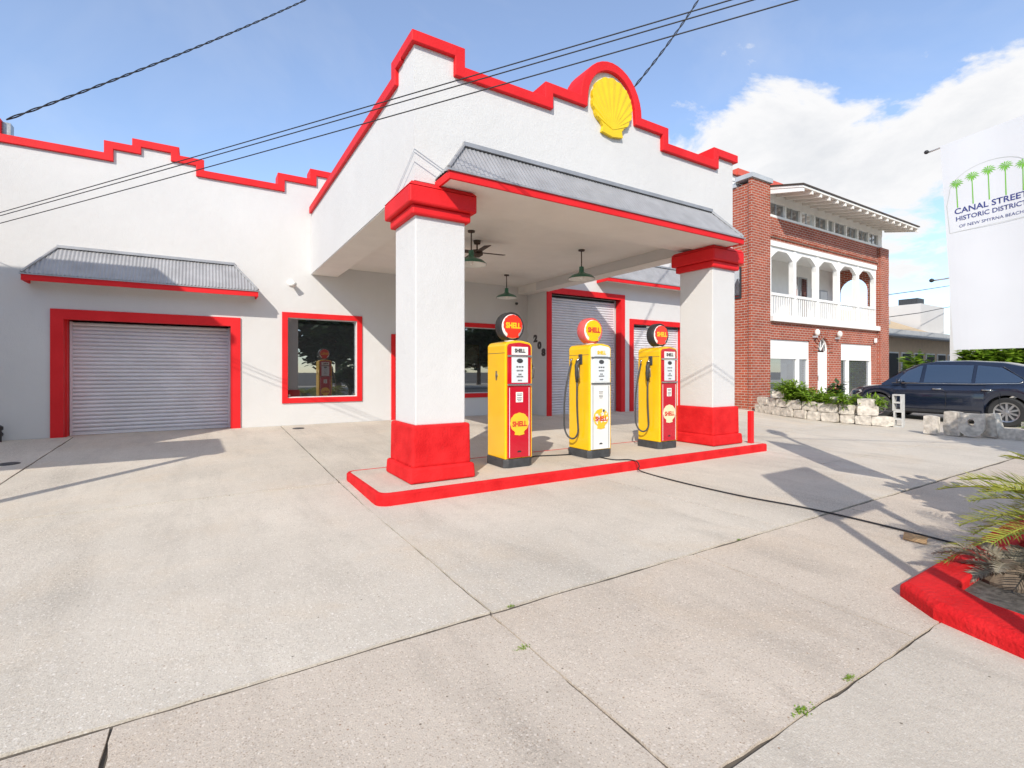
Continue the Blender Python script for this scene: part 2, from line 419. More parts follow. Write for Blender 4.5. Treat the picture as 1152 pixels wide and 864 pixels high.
def empty(name, loc, label=None, cat=None, group=None, rz=0):
    o = bpy.data.objects.new(name, None); COL.objects.link(o); o.location = loc; o.rotation_euler = (0, 0, rz); o.empty_display_size = .2
    if label: tag(o, label, cat, group)
    return o


def copy_tree(o, parent=None):
    c = o.copy(); COL.objects.link(c)
    if parent: c.parent = parent; c.matrix_parent_inverse = o.matrix_parent_inverse.copy()
    for ch in list(o.children): copy_tree(ch, c)
    return c


def text_mesh(body, size, extrude=.002, align='CENTER', bold=0):
    cu = bpy.data.curves.new('lettering', 'FONT'); cu.body = body; cu.size = size; cu.align_x = align; cu.align_y = 'CENTER'; cu.extrude = extrude; cu.offset = bold
    cu.resolution_u = 3
    o = bpy.data.objects.new('t', cu); COL.objects.link(o)
    dg = bpy.context.evaluated_depsgraph_get(); me = bpy.data.meshes.new_from_object(o.evaluated_get(dg))
    bpy.data.objects.remove(o); bpy.data.curves.remove(cu); me.materials.clear()
    return me


def lettering(body, size, m, parent, loc, rot=(PI / 2, 0, 0), bold=0, extrude=.002, sx=1, align='CENTER', name='lettering'):
    me = text_mesh(body, size, extrude, align, bold)
    me.transform(Matrix.Translation(loc) @ __import__('mathutils').Euler(rot).to_matrix().to_4x4() @ Matrix.Diagonal((sx, 1, 1, 1)))
    return link(name, me, m, parent)


def offset_path(P, d):
    """mitred offset of an open polyline to its right-hand side"""
    Q = []
    n = len(P)
    for i, p in enumerate(P):
        p = Vector(p); ns = []
        if i > 0:
            t = (p - Vector(P[i - 1])).normalized(); ns.append(Vector((t.y, -t.x)))
        if i < n - 1:
            t = (Vector(P[i + 1]) - p).normalized(); ns.append(Vector((t.y, -t.x)))
        if len(ns) == 1: q = p + ns[0] * d
        else:
            b = (ns[0] + ns[1]); b = b / max(.2, b.dot(ns[0])) if b.length > 1e-6 else ns[0]
            q = p + b * d
        Q.append((q.x, q.y))
    return Q


def grid_wall(mb, xs, zs, solid, y0, y1):
    """wall in the XZ plane from cells of a grid; solid(cx, cz) tells which cells stand"""
    xs = sorted(set(xs)); zs = sorted(set(zs)); nx, nz_ = len(xs) - 1, len(zs) - 1
    S_ = [[solid((xs[i] + xs[i + 1]) / 2, (zs[k] + zs[k + 1]) / 2) for k in range(nz_)] for i in range(nx)]
    g = lambda i, k: 0 <= i < nx and 0 <= k < nz_ and S_[i][k]
    for i in range(nx):
        for k in range(nz_):
            if not S_[i][k]: continue
            a, b, c, d = xs[i], xs[i + 1], zs[k], zs[k + 1]
            mb.poly([(a, y0, c), (b, y0, c), (b, y0, d), (a, y0, d)], [(0, 1, 2, 3)])
            mb.poly([(a, y1, c), (b, y1, c), (b, y1, d), (a, y1, d)], [(3, 2, 1, 0)])
            if not g(i - 1, k): mb.poly([(a, y0, c), (a, y0, d), (a, y1, d), (a, y1, c)], [(0, 1, 2, 3)])
            if not g(i + 1, k): mb.poly([(b, y0, c), (b, y1, c), (b, y1, d), (b, y0, d)], [(0, 1, 2, 3)])
            if not g(i, k - 1): mb.poly([(a, y0, c), (a, y1, c), (b, y1, c), (b, y0, c)], [(0, 1, 2, 3)])
            if not g(i, k + 1): mb.poly([(a, y0, d), (b, y0, d), (b, y1, d), (a, y1, d)], [(0, 1, 2, 3)])


def leaf_cloud(mb, pts, size, rng_, asp=.5, flat=.5):
    for p in pts:
        p = Vector(p); a = rng_.uniform(0, 2 * PI); d = Vector((math.cos(a), math.sin(a), rng_.uniform(-flat, flat))).normalized()
        s = size * rng_.uniform(.6, 1.3); w = d.cross(Vector((rng_.uniform(-.5, .5), rng_.uniform(-.5, .5), 1))).normalized() * s * asp
        mb.poly([p, p + d * s * .5 + w, p + d * s, p + d * s * .5 - w], [(0, 1, 2, 3)])


# ------------------------------------------------------------------ ground and paving
gV, gF = [], []
gys = [-600, -40, 5.3, 11.9, 60, 700]
for y in gys: gV += [(-700, y, gz(y) - .013), (900, y, gz(y) - .013)]
for i in range(len(gys) - 1): gF.append((2 * i, 2 * i + 1, 2 * i + 3, 2 * i + 2))
ground = struct(add('ground', gV, gF, M_JOINT))


def wob(a, b, seed, amp):
    """a slightly ragged straight edge"""
    a, b = Vector(a), Vector(b); n = max(2, int((b - a).length / .09)); t = (b - a).normalized(); nn = Vector((-t.y, t.x))
    P = []
    for i in range(n):
        p = a + (b - a) * i / n; k = noise.noise((p.x * 2.3 + seed, p.y * 2.3, seed)) + .6 * noise.noise((p.x * 9 + seed, p.y * 9, 3.1)) + .4 * noise.noise((p.x * 30, p.y * 30, seed))
        P.append(p + nn * (amp * k if i else 0))
    return P


def slab(poly, m, gap=.007, amp=.006, dz=0, name='concrete_slab'):
    c = sum((Vector(p) for p in poly), Vector((0, 0))) / len(poly); P = []
    Q = []
    for p in poly:
        v = Vector(p) - c; Q.append(Vector(p) - Vector((math.copysign(gap, v.x), math.copysign(gap, v.y))))
    for i in range(len(Q)): P += wob(Q[i], Q[(i + 1) % len(Q)], i * 3.7 + c.x, amp)
    n = len(P)
    T = [tuple(t) for t in tessellate_polygon([[Vector((p.x, p.y, 0)) for p in P]])]
    V = [(p.x, p.y, gz(p.y) + dz) for p in P] + [(p.x, p.y, gz(p.y) - .07) for p in P]
    F = T + [(i, (i + 1) % n, n + (i + 1) % n, n + i) for i in range(n)]
    return add(name, V, F, m, ground)


def slab_bent(x0, x1, y0, y1, m, gap, amp, yb=5.3):
    """one slab folded where the forecourt starts to rise"""
    V = []; F = []; a0, a1, b0, b1 = x0 + gap, x1 - gap, y0 + gap, y1 - gap
    for Q in ([(a0, b0), (a1, b0), (a1, yb), (a0, yb)], [(a0, yb), (a1, yb), (a1, b1), (a0, b1)]):
        P = []
        for i in range(4):
            p, q = Q[i], Q[(i + 1) % 4]
            P += [Vector(p)] if p[1] == q[1] == yb else wob(p, q, i * 3.7 + x0, amp)
        n, k = len(P), len(V)
        V += [(p.x, p.y, gz(p.y)) for p in P] + [(p.x, p.y, gz(p.y) - .07) for p in P]
        F += [tuple(k + j for j in t) for t in tessellate_polygon([[Vector((p.x, p.y, 0)) for p in P]])]
        F += [(k + i, k + (i + 1) % n, k + n + (i + 1) % n, k + n + i) for i in range(n) if not (P[i].y == yb and P[(i + 1) % n].y == yb)]
    return add('concrete_slab', V, F, m, ground)


def rect(x0, x1, y0, y1): return [(x0, y0), (x1, y0), (x1, y1), (x0, y1)]


# apron between kerb and building; slabs broken at the change of slope so that each stays flat
for x0, x1 in ((-14, -8.6), (-8.6, -5.3), (-5.3, -2.02), (-2.02, 1.42), (1.42, 4.75), (4.75, 8.1), (8.1, 11.6), (11.6, 15.2)):
    slab(rect(x0, x1, 6.32, 11.9), M_CONC, gap=.011, amp=.006)
for x0, x1, m in ((-14, -8.6, M_CONC), (-8.6, -5.3, M_CONC), (-5.3, 1.42, M_CONC), (1.42, 4.42, M_CONC), (4.42, 8.0, M_CONC)):
    slab_bent(x0, x1, 2.512, 6.288, m, .0065, .010)
for x0, x1 in ((8.0, 11.5), (11.5, 15.2)):
    slab_bent(x0, x1, 3.9, 6.295, M_CONC, .005, .004)
    slab(rect(x0, x1, 2.53, 3.9), M_CONC, gap=.005, amp=.006)
for x0, x1, m in ((-9, -5, M_CONC2), (-5, -2.2, M_CONC2), (-2.2, -.31, M_CONC2), (-.31, 1.4, M_CONC2), (1.4, 3.18, M_CONC2), (3.18, 5.6, M_CONC2), (5.6, 9, M_CONC2), (9, 13, M_CONC2)):
    slab(rect(x0, x1, 1.09, 2.49), m, gap=.006, amp=.012)
for x0, x1, m in ((-9, -5, M_CONC2), (-5, -2.2, M_CONC2), (-2.2, -.31, M_CONC2), (-.31, 1.4, M_CONC2), (1.4, 4.6, M_CONC3), (4.6, 9, M_CONC3), (9, 13, M_CONC3)):
    slab(rect(x0, x1, -3, 1.085), m, gap=.0065, amp=.012)
side_lot = struct(add('side_lot', [(15.2, -3, -.005), (70, -3, -.005), (70, 5.3, -.005), (15.2, 5.3, -.005), (70, 40, .205), (15.2, 40, .205), (70, 11.9, .205), (15.2, 11.9, .205)],
                      [(0, 1, 2, 3), (3, 2, 6, 7), (7, 6, 4, 5)], M_CONC))
street = struct(add('street', [(-300, -15, -.006), (300, -15, -.006), (300, -3.2, -.006), (-300, -3.2, -.006)], [(0, 1, 2, 3)], M_ASPH))
far_ground = struct(add('far_pavement', [(-300, -28, -.004), (300, -28, -.004), (300, -15.2, -.004), (-300, -15.2, -.004)], [(0, 1, 2, 3)], M_CONC3))

# ------------------------------------------------------------------ service station building
YB = 11.9; YF = 5.42; XL = 2.05; XR = 8.0; YBAY = 11.0; XJ = 7.93
ST = empty('service_station', (4, 9, .15), 'white stucco service station with red stepped parapets and a drive-through canopy', 'building')

# --- rear wall with its openings
xs = [-9, -2.18, .5, 1.56, 3.06, 3.95, 5.1, 5.55, 7.3, XJ]
zs = [.1, .21, .83, 2.25, 2.38, 2.58, 4.9]
holes = [(-2.18, .5, .1, 2.38), (1.56, 3.06, .83, 2.58), (3.95, 5.1, .1, 2.25), (5.55, 7.3, .83, 2.58)]
mb = MB(); grid_wall(mb, xs, zs, lambda x, z: not any(a < x < b and c < z < d for a, b, c, d in holes), YB, YB + .3)
top = [(-9, 5.75), (-2.97, 5.75), (-2.97, 5.49), (-1.59, 5.49), (-1.59, 5.72), (-1.17, 5.72), (-1.17, 5.86), (-.42, 5.86), (-.42, 5.70), (0, 5.70), (0, 5.49), (1.36, 5.49), (1.36, 5.74), (2.02, 5.74), (2.02, 5.97), (2.62, 5.97), (2.62, 5.3), (XJ, 5.3)]
inner = offset_path(top, .06)
mb.prism([(-9, 4.9)] + inner + [(XJ, 4.9)], 'y', YB, YB + .3)
mb.out('rear_wall', M_WALL, ST)


def coping(name, path, t, ax, a, b, parent, m=M_RED):
    return MB().prism(path + list(reversed(offset_path(path, t))), ax, a, b).out(name, m, parent, bevel=.008)


coping('coping', top, .14, 'y', YB - .05, YB + .36, ST)
# --- body of the building behind
box('roof', -9, 16, YB + .3, 21.7, 4.75, 4.88, M_CAPG, ST)
box('side_wall', -9, -8.7, YB + .303, 22, .1, 5.2, M_WALL, ST)
box('back_wall', -8.69, 16, 21.71, 22, .1, 5.2, M_WALL, ST)
box('side_wall', 15.0, 15.2, YBAY + .31, 21.7, .1, 5.3, M_WALL, ST)
box('partition', -8.6, 7.6, 15.6, 15.75, .12, 4.7, M_SHELFW, ST)
box('partition', 3.35, 3.45, 12.25, 15.55, .12, 4.7, M_SHELFW, ST)
box('inner_floor', -8.65, 15, YB + .05, 21.6, .12, .2, M_CONC3, ST)

# --- service bays, standing a little forward
D2 = (8.04, 10.72, 3.56); D3 = (11.2, 13.5, 2.86)
xs = [XJ, D2[0], D2[1], D3[0], D3[1], 15.2]; zs = [.1, D3[2], D2[2], 5.0]
mb = MB(); grid_wall(mb, xs, zs, lambda x, z: not ((D2[0] < x < D2[1] and z < D2[2]) or (D3[0] < x < D3[1] and z < D3[2])), YBAY, YBAY + .3)
top2 = [(XJ, 5.42), (9, 5.42), (9, 5.2), (13.6, 5.2), (13.6, 5.42), (15.2, 5.42)]
mb.prism([(XJ, 5.0)] + offset_path(top2, .06) + [(15.2, 5.0)], 'y', YBAY, YBAY + .3)
mb.box(XJ, XJ + .3, YBAY + .302, YB + .3, .1, 5.3)
mb.out('bay_wall', M_WALL, ST)
coping('coping', top2, .14, 'y', YBAY - .05, YBAY + .36, ST)


# --- roller doors
def roller_door(x0, x1, z0, z1, y, parent, pitch=.072):
    d = MB().box(x0 + .003, x0 + .045, y - .03, y + .05, z0, z1 - .003).box(x1 - .045, x1 - .003, y - .03, y + .05, z0, z1 - .003).box(x0 + .05, x1 - .05, y - .028, y + .03, z0 + .004, z0 + .06).out('roller_door', M_DOORG, parent)
    n = int((z1 - z0 - .064) / pitch); h = (z1 - z0 - .066) / n
    V = []; prof = [(0, 0), (.006, .004), (-.016, .012), (-.022, h * .45), (-.018, h * .8), (-.004, h - .006), (.006, h - .0015)]
    for xx in (x0 + .047, x1 - .047):
        for dy, dz in prof: V.append((xx, y + dy, dz))
    k = len(prof); F = [(i, i + 1, k + i + 1, k + i) for i in range(k - 1)]
    s0 = add('slat', V, F, M_DOORG, d, smooth=True); s0.location = (0, 0, z0 + .062)
    for i in range(1, n):
        s = s0.copy(); COL.objects.link(s); s.location = (0, 0, z0 + .062 + i * h)
    return d


def frame(name, x0, x1, z0, z1, w, y, t, parent, bottom=True, inset=.0, m=M_RED, depth=.03):
    """flat surround: outer rectangle x0..x1,z0..z1, band w wide, standing t proud of plane y, returning into the reveal"""
    M = MB()
    P = [(x0, z0), (x0, z1), (x1, z1), (x1, z0)]
    if bottom:
        M.box(x0, x0 + w, y - t, y + depth, z0, z1).box(x1 - w, x1, y - t, y + depth, z0, z1).box(x0 + w, x1 - w, y - t, y + depth, z1 - w, z1).box(x0 + w, x1 - w, y - t, y + depth, z0, z0 + w)
    else:
        M.box(x0, x0 + w, y - t, y + depth, z0, z1).box(x1 - w, x1, y - t, y + depth, z0, z1).box(x0 + w, x1 - w, y - t, y + depth, z1 - w, z1)
    return M.out(name, m, parent)


roller_door(-2.14, .48, .2, 2.34, YB + .36, ST)
box('door_reveal', -2.178, -2.145, YB + .142, YB + .42, .2, 2.36, M_RED, ST)
box('door_reveal', .485, .518, YB + .142, YB + .42, .2, 2.36, M_RED, ST)
frame('door_frame', -2.34, .65, .19, 2.53, .18, YB, .03, ST, bottom=False, depth=.14)
roller_door(8.09, 10.67, .17, 3.5, YBAY + .24, ST)
frame('door_frame', 7.95, 10.87, .17, 3.72, .16, YBAY, .03, ST, bottom=False, depth=.2)
roller_door(11.24, 13.46, .17, 2.8, YBAY + .16, ST)
frame('door_frame', 11.08, 13.6, .17, 3.02, .16, YBAY, .03, ST, bottom=False, depth=.12)


# --- shop windows and door
def shop_window(x0, x1, z0, z1, y, parent):
    w = frame('window', x0, x1, z0, z1, .115, y, .03, parent, depth=.09)
    box('sill_strip', x0 + .116, x1 - .116, y + .03, y + .085, z0 + .116, z0 + .135, M_BWHT, w)
    g = add('pane', [(x0 + .11, y + .1, z0 + .11), (x1 - .11, y + .1, z0 + .11), (x1 - .11, y + .1, z1 - .11), (x0 + .11, y + .1, z1 - .11)], [(0, 1, 2, 3)], M_GLASS, w)
    for cx in (x0 + .16, x1 - .16):
        for cz in (z0 + .17, z1 - .16):
            MB().lathe([(0, -.012), (.022, -.012), (.022, .01), (0, .01)], (cx, y + .08, cz), 12, Matrix.Rotation(PI / 2, 3, 'X')).out('clip', M_CHR, w)
    return w


shop_window(1.45, 3.19, .70, 2.71, YB, ST)
shop_window(5.45, 7.42, .70, 2.71, YB, ST)
frame('door_frame', 3.9, 5.16, .2, 2.32, .1, YB, .03, ST, bottom=False, depth=.1)
dr = box('door', 4.0, 5.06, YB + .1, YB + .15, .21, 2.22, M_RED, ST)
add('pane', [(4.12, YB + .095, .4), (4.94, YB + .095, .4), (4.94, YB + .095, 2.1), (4.12, YB + .095, 2.1)], [(0, 1, 2, 3)], M_GLASS, dr)
# display inside the second window
pb = box('display_board', 5.98, 6.52, YB + .32, YB + .35, 1.5, 2.15, M_CARD, ST)
MB().prism([(6.05, 1.62), (6.15, 2.0), (6.3, 2.08), (6.45, 1.95), (6.47, 1.6)], 'y', YB + .31, YB + .318).out('picture', M_CREAM, pb)
box('counter', 5.7, 7.2, YB + .6, YB + 1.2, .2, 1.15, M_SHELFW, ST)


# --- corrugated metal awnings on the wall
def awning(xb0, xb1, xt0, xt1, y, ztop, zb, p, parent, soffit=True, fascia=.1):
    a = MB()
    n = int((xb1 - xb0) / .028); V = []
    for i in range(n + 1):
        xb = xb0 + (xb1 - xb0) * i / n
        # where the rib meets the hip or the top edge
        if xb < xt0: f = (xb - xb0) / (xt0 - xb0)
        elif xb > xt1: f = (xb1 - xb) / (xb1 - xt1)
        else: f = 1
        wv = .008 * math.cos(i * PI)
        V += [(xb, y - p, zb + wv), (xb, y - p + f * p, zb + f * (ztop - zb) + wv)]
    a.poly(V, [(2 * i, 2 * i + 2, 2 * i + 3, 2 * i + 1) for i in range(n)])
    for xa, xb in ((xb0, xt0), (xb1, xt1)):
        m = int(p / .03); V = []
        for i in range(m + 1):
            f = i / m; yy = y - p + p * f; wv = .006 * math.cos(i * PI)
            V += [(xa, yy, zb + wv), (xa + (xb - xa) * f, yy, zb + (ztop - zb) * f + wv)]
        a.poly(V, [(2 * i, 2 * i + 1, 2 * i + 3, 2 * i + 2) for i in range(m)])
    o = a.out('awning', M_GALV, parent)
    c = MB().tube([(xb0, y - p, zb + .012), (xt0, y - .012, ztop + .015)], .022, 6).tube([(xb1, y - p, zb + .012), (xt1, y - .012, ztop + .015)], .022, 6)
    c.box(xt0 - .02, xt1 + .02, y - .05, y + .002, ztop - .015, ztop + .035).box(xb0 - .02, xb1 + .02, y - p - .03, y - p + .03, zb - .03, zb - .009)
    c.out('flashing', M_GALV, o)
    F = MB().box(xb0, xb1, y - p - .01, y - p + .02, zb - .03 - fascia, zb - .03).box(xb0, xb0 + .03, y - p + .02, y - .002, zb - .03 - fascia, zb - .03).box(xb1 - .03, xb1, y - p + .02, y - .002, zb - .03 - fascia, zb - .03)
    F.out('fascia', M_RED, o)
    if soffit: box('soffit', xb0 + .031, xb1 - .031, y - p + .021, y - .002, zb - .06, zb - .045, M_BWHT, o)
    return o


awning(-2.63, .95, -2.23, .52, YB, 3.64, 3.08, .42, ST)
awning(9.75, 14.3, 10.2, 13.9, YBAY, 4.75, 4.12, .45, ST)

# --- canopy: walls, parapet, ceiling, soffit
arc = []
for i in range(0, 19):
    a = PI - PI * i / 18
    arc.append((5.065 + .595 * math.cos(a), 5.26 + .645 * math.sin(a)))
ftop = [(XL, 5.29), (2.67, 5.29), (2.67, 5.065), (3.86, 5.065), (3.86, 5.27)] + [(arc[0][0], 5.27)] + arc[1:-1] + [(arc[-1][0], 5.26), (6.26, 5.26), (6.26, 5.02), (7.40, 5.02), (7.40, 5.24), (XR + .02, 5.24)]
mb = MB(); mb.prism([(XL, 3.6)] + [(XL, 5.24)] + offset_path(ftop, .06)[1:-1] + [(XR, 5.18), (XR, 3.6)], 'y', YF, YF + .32)
mb.out('canopy_front_wall', M_WALL, ST)
fp = [(XL - .05, 5.29)] + ftop[1:-1] + [(XR + .07, 5.24)]
coping('coping', fp, .13, 'y', YF - .06, YF + .34, ST)
stop_ = [(YB - .055, 5.095), (6.11, 5.095), (6.11, 5.29), (YF + .345, 5.29)]
spath = [(y, z) for y, z in reversed(stop_)]
for nm, xa, xb, ca, cb in (('canopy_side_wall', XL, XL + .58, XL - .05, XL + .36), ('canopy_side_wall', XR - .4, XR, XR - .34, XR + .06)):
    yend = YB - .003 if xa < 5 else YBAY - .003
    mb = MB(); mb.box(xa, xb, YF + .323, yend, 3.6, 3.98); mb.box(xa, xa + .3, YF + .323, yend, 3.98, 5.03) if xa < 5 else mb.box(xb - .3, xb, YF + .323, yend, 3.98, 5.03)
    mb.box(xa, xa + .3, YF + .323, 6.06, 5.03, 5.22) if xa < 5 else mb.box(xb - .3, xb, YF + .323, 6.06, 5.03, 5.22)
    mb.out(nm, M_WALL, ST)
    ye = YB - .055 if xa < 5 else YBAY - .06
    pth = [(YF + .345, 5.29), (6.11, 5.29), (6.11, 5.095), (ye, 5.095)]
    MB().prism(pth + list(reversed(offset_path(pth, .15))), 'x', ca, cb).out('coping', M_RED, ST, bevel=.008)
box('canopy_beam', XL + .583, XR - .403, YF + .323, 6.1, 3.6, 3.97, M_CEIL, ST)
box('canopy_ceiling', XL + .583, XR - .403, 6.103, YB - .004, 3.8, 3.97, M_CEIL, ST)
box('canopy_ceiling', XR - .4, XJ - .003, YBAY, YB - .004, 3.6, 3.97, M_CEIL, ST)
box('underside', XL + .01, XL + .57, YF + .33, YB - .01, 3.588, 3.597, M_CEIL, ST)
box('underside', XR - .39, XR - .01, YF + .33, YBAY - .01, 3.588, 3.597, M_CEIL, ST)
# front eave roof of the canopy
aw = awning(2.30, 7.70, 2.68, 7.36, YF - .003, 4.14, 3.655, .40, ST, soffit=False, fascia=.085)
box('soffit', 2.332, 7.668, YF - .38, YF + .318, 3.553, 3.586, M_CEIL, aw)


# --- columns with cap and red plinth
def taper_block(mb, x0, x1, y0, y1, z0, z1, t):
    mb.poly([(x0, y0, z0), (x1, y0, z0), (x1, y1, z0), (x0, y1, z0), (x0 + t, y0 + t, z1), (x1 - t, y0 + t, z1), (x1 - t, y1 - t, z1), (x0 + t, y1 - t, z1)],
            [(0, 3, 2, 1), (4, 5, 6, 7), (0, 1, 5, 4), (1, 2, 6, 5), (2, 3, 7, 6), (3, 0, 4, 7)])


for cx0, cx1 in ((XL, 2.68), (7.40, 8.02)):
    y0, y1 = 5.39, 6.08
    col = MB().box(cx0, cx1, y0, y1, .78, 3.2).out('column', M_WALL, ST, bevel=.012)
    mb = MB(); taper_block(mb, cx0 - .10, cx1 + .10, y0 - .10, y1 + .10, .13, .31, .012)
    mb.out('plinth_step', M_REDK, col, bevel=.03, seg=3)
    mb = MB(); taper_block(mb, cx0 - .055, cx1 + .055, y0 - .055, y1 + .055, .30, .785, .006)
    mb.out('plinth', M_REDK, col, bevel=.03, seg=3)
    mb = MB(); mb.box(cx0 - .11, cx1 + .11, y0 - .11, y1 + .11, 3.30, 3.50)
    mb.out('cap', M_RED, col, bevel=.02)
    mb = MB(); taper_block(mb, cx0 - .11, cx1 + .11, y0 - .11, y1 + .11, 3.501, 3.55, .04); mb.out('cap_slope', M_RED, col)
    mb = MB(); mb.box(cx0 - .055, cx1 + .055, y0 - .055, y1 + .055, 3.19, 3.30); mb.out('cap_neck', M_RED, col, bevel=.02)


# --- the scallop emblem on the parapet
def scallop(w, h, ribs=11, base=.42):
    """outline of an upright scallop centred on 0, width w, height h"""
    P = []
    hinge = Vector((0, -h * .5)); n = ribs * 4
    cx, cy, rx, ry = 0, h * .055, w / 2, h * .445
    for i in range(n + 1):
        a = R_(-52) + R_(284) * i / n
        k = 1 + .045 * abs(math.sin(i / 4 * PI)) - .03
        P.append((cx + rx * k * math.cos(a), cy + ry * k * math.sin(a)))
    P += [(-w * base * .56, -h * .36), (-w * base * .62, -h * .46), (0, -h * .5), (w * base * .62, -h * .46), (w * base * .56, -h * .36)]
    return P


def scallop_sign(cx, cz, w, h, y, t, m, parent, name='shell_emblem', relief=0, ribs=11):
    P = [(cx + x, cz + z) for x, z in scallop(w, h, ribs)]
    o = prism(name, P, 'y', y - t, y, m, parent)
    return o


sg = scallop_sign(5.07, 5.255, .78, .85, YF - .004, .05, M_SIGNY, ST)
V = []; F = []
hc = Vector((5.07, 5.255 - .85 * .38))
out_ = scallop(.78, .85, 13)[:53]
mbr = MB()
for i in range(13):                              # raised ribs fanning from the hinge
    seg = out_[4 * i:4 * i + 5]
    a = Vector((5.07 + seg[0][0] * .985, 5.255 + seg[0][1] * .985)); b = Vector((5.07 + seg[4][0] * .985, 5.255 + seg[4][1] * .985)); c = Vector((5.07 + seg[2][0] * .99, 5.255 + seg[2][1] * .99))
    y = YF - .055
    mbr.poly([(hc.x, y - .004, hc.y), (a.x, y, a.y), (c.x, y - .009, c.y), (b.x, y, b.y), (c.x, y + .002, c.y)], [(0, 1, 2), (0, 2, 3), (1, 4, 2), (2, 4, 3)])
mbr.out('rib', M_SIGNY, sg)

# house number on the return wall, wall lamp, small camera
for i, ch in enumerate('208'):
    lettering(ch, .26, M_INK, ST, (XJ - .004, 11.50 - i * .195, 2.32 - i * .2), (PI / 2, 0, -PI / 2), bold=.018, extrude=.004, sx=1.3, name='house_number')
fl = MB().lathe([(0, 0), (.075, 0), (.08, .02), (.06, .05), (0, .06)], (1.63, YB, 3.36), 16, Matrix.Rotation(PI / 2, 3, 'X')).out('flood_lamp', M_BWHT, ST, auto=40)
tube('lamp_head', [(1.63, YB - .05, 3.36), (1.64, YB - .12, 3.34), (1.66, YB - .2, 3.30)], lambda t: .035 + .03 * t, M_BWHT, fl, 10)
MB().lathe([(0, .0), (.04, 0), (.045, -.03), (.03, -.06), (0, -.07)], (7.5, 11.82, 3.35), 12).out('dome_camera', M_BLK, ST, auto=40)

# ------------------------------------------------------------------ pump island
isl = empty('pump_island', (5, 5.6, 0), 'raised concrete pump island with a red painted kerb', 'island')


def rounded(x0, x1, y0, y1, r, n=6, which=(1, 1, 1, 1)):
    P = []
    for (cx, cy, a0), w in zip(((x0 + r, y0 + r, PI), (x1 - r, y0 + r, 1.5 * PI), (x1 - r, y1 - r, 0), (x0 + r, y1 - r, .5 * PI)), which):
        if not w: P.append((cx + r * math.copysign(1, math.cos(a0 + PI / 4)), cy + r * math.copysign(1, math.sin(a0 + PI / 4)))); continue
        for i in range(n + 1):
            a = a0 + PI / 2 * i / n; P.append((cx + r * math.cos(a), cy + r * math.sin(a)))
    return P


IX0, IX1, IY0, IY1 = 1.52, 8.42, 5.04, 6.5
outer = rounded(IX0, IX1, IY0, IY1, .13, 6, (1, 0, 0, 1)); inn = rounded(IX0 + .045, IX1 - .03, IY0 + .045, IY1 - .045, .1, 6, (1, 0, 0, 1))
n = len(outer)
V = [(x, y, -.04) for x, y in outer] + [(x, y, .112) for x, y in outer] + [(x * .997 + 5 * .003, y + (.012 if y < 5.7 else -.012), .129) for x, y in outer] + [(x, y, .131) for x, y in inn] + [(x, y, .05) for x, y in inn]
F = [(q * n + i, q * n + (i + 1) % n, (q + 1) * n + (i + 1) % n, (q + 1) * n + i) for q in range(4) for i in range(n)]
add('kerb', V, F, M_REDK, isl)
add('island_top', [(x, y, .1275) for x, y in inn], [tuple(range(n))], M_CONC3, isl)

bol = MB().box(8.22, 8.30, 5.2, 5.28, .13, .70).out('bollard', M_RED, bevel=.008)
tag(bol, 'short square red steel post at the end of the pump island', 'bollard')


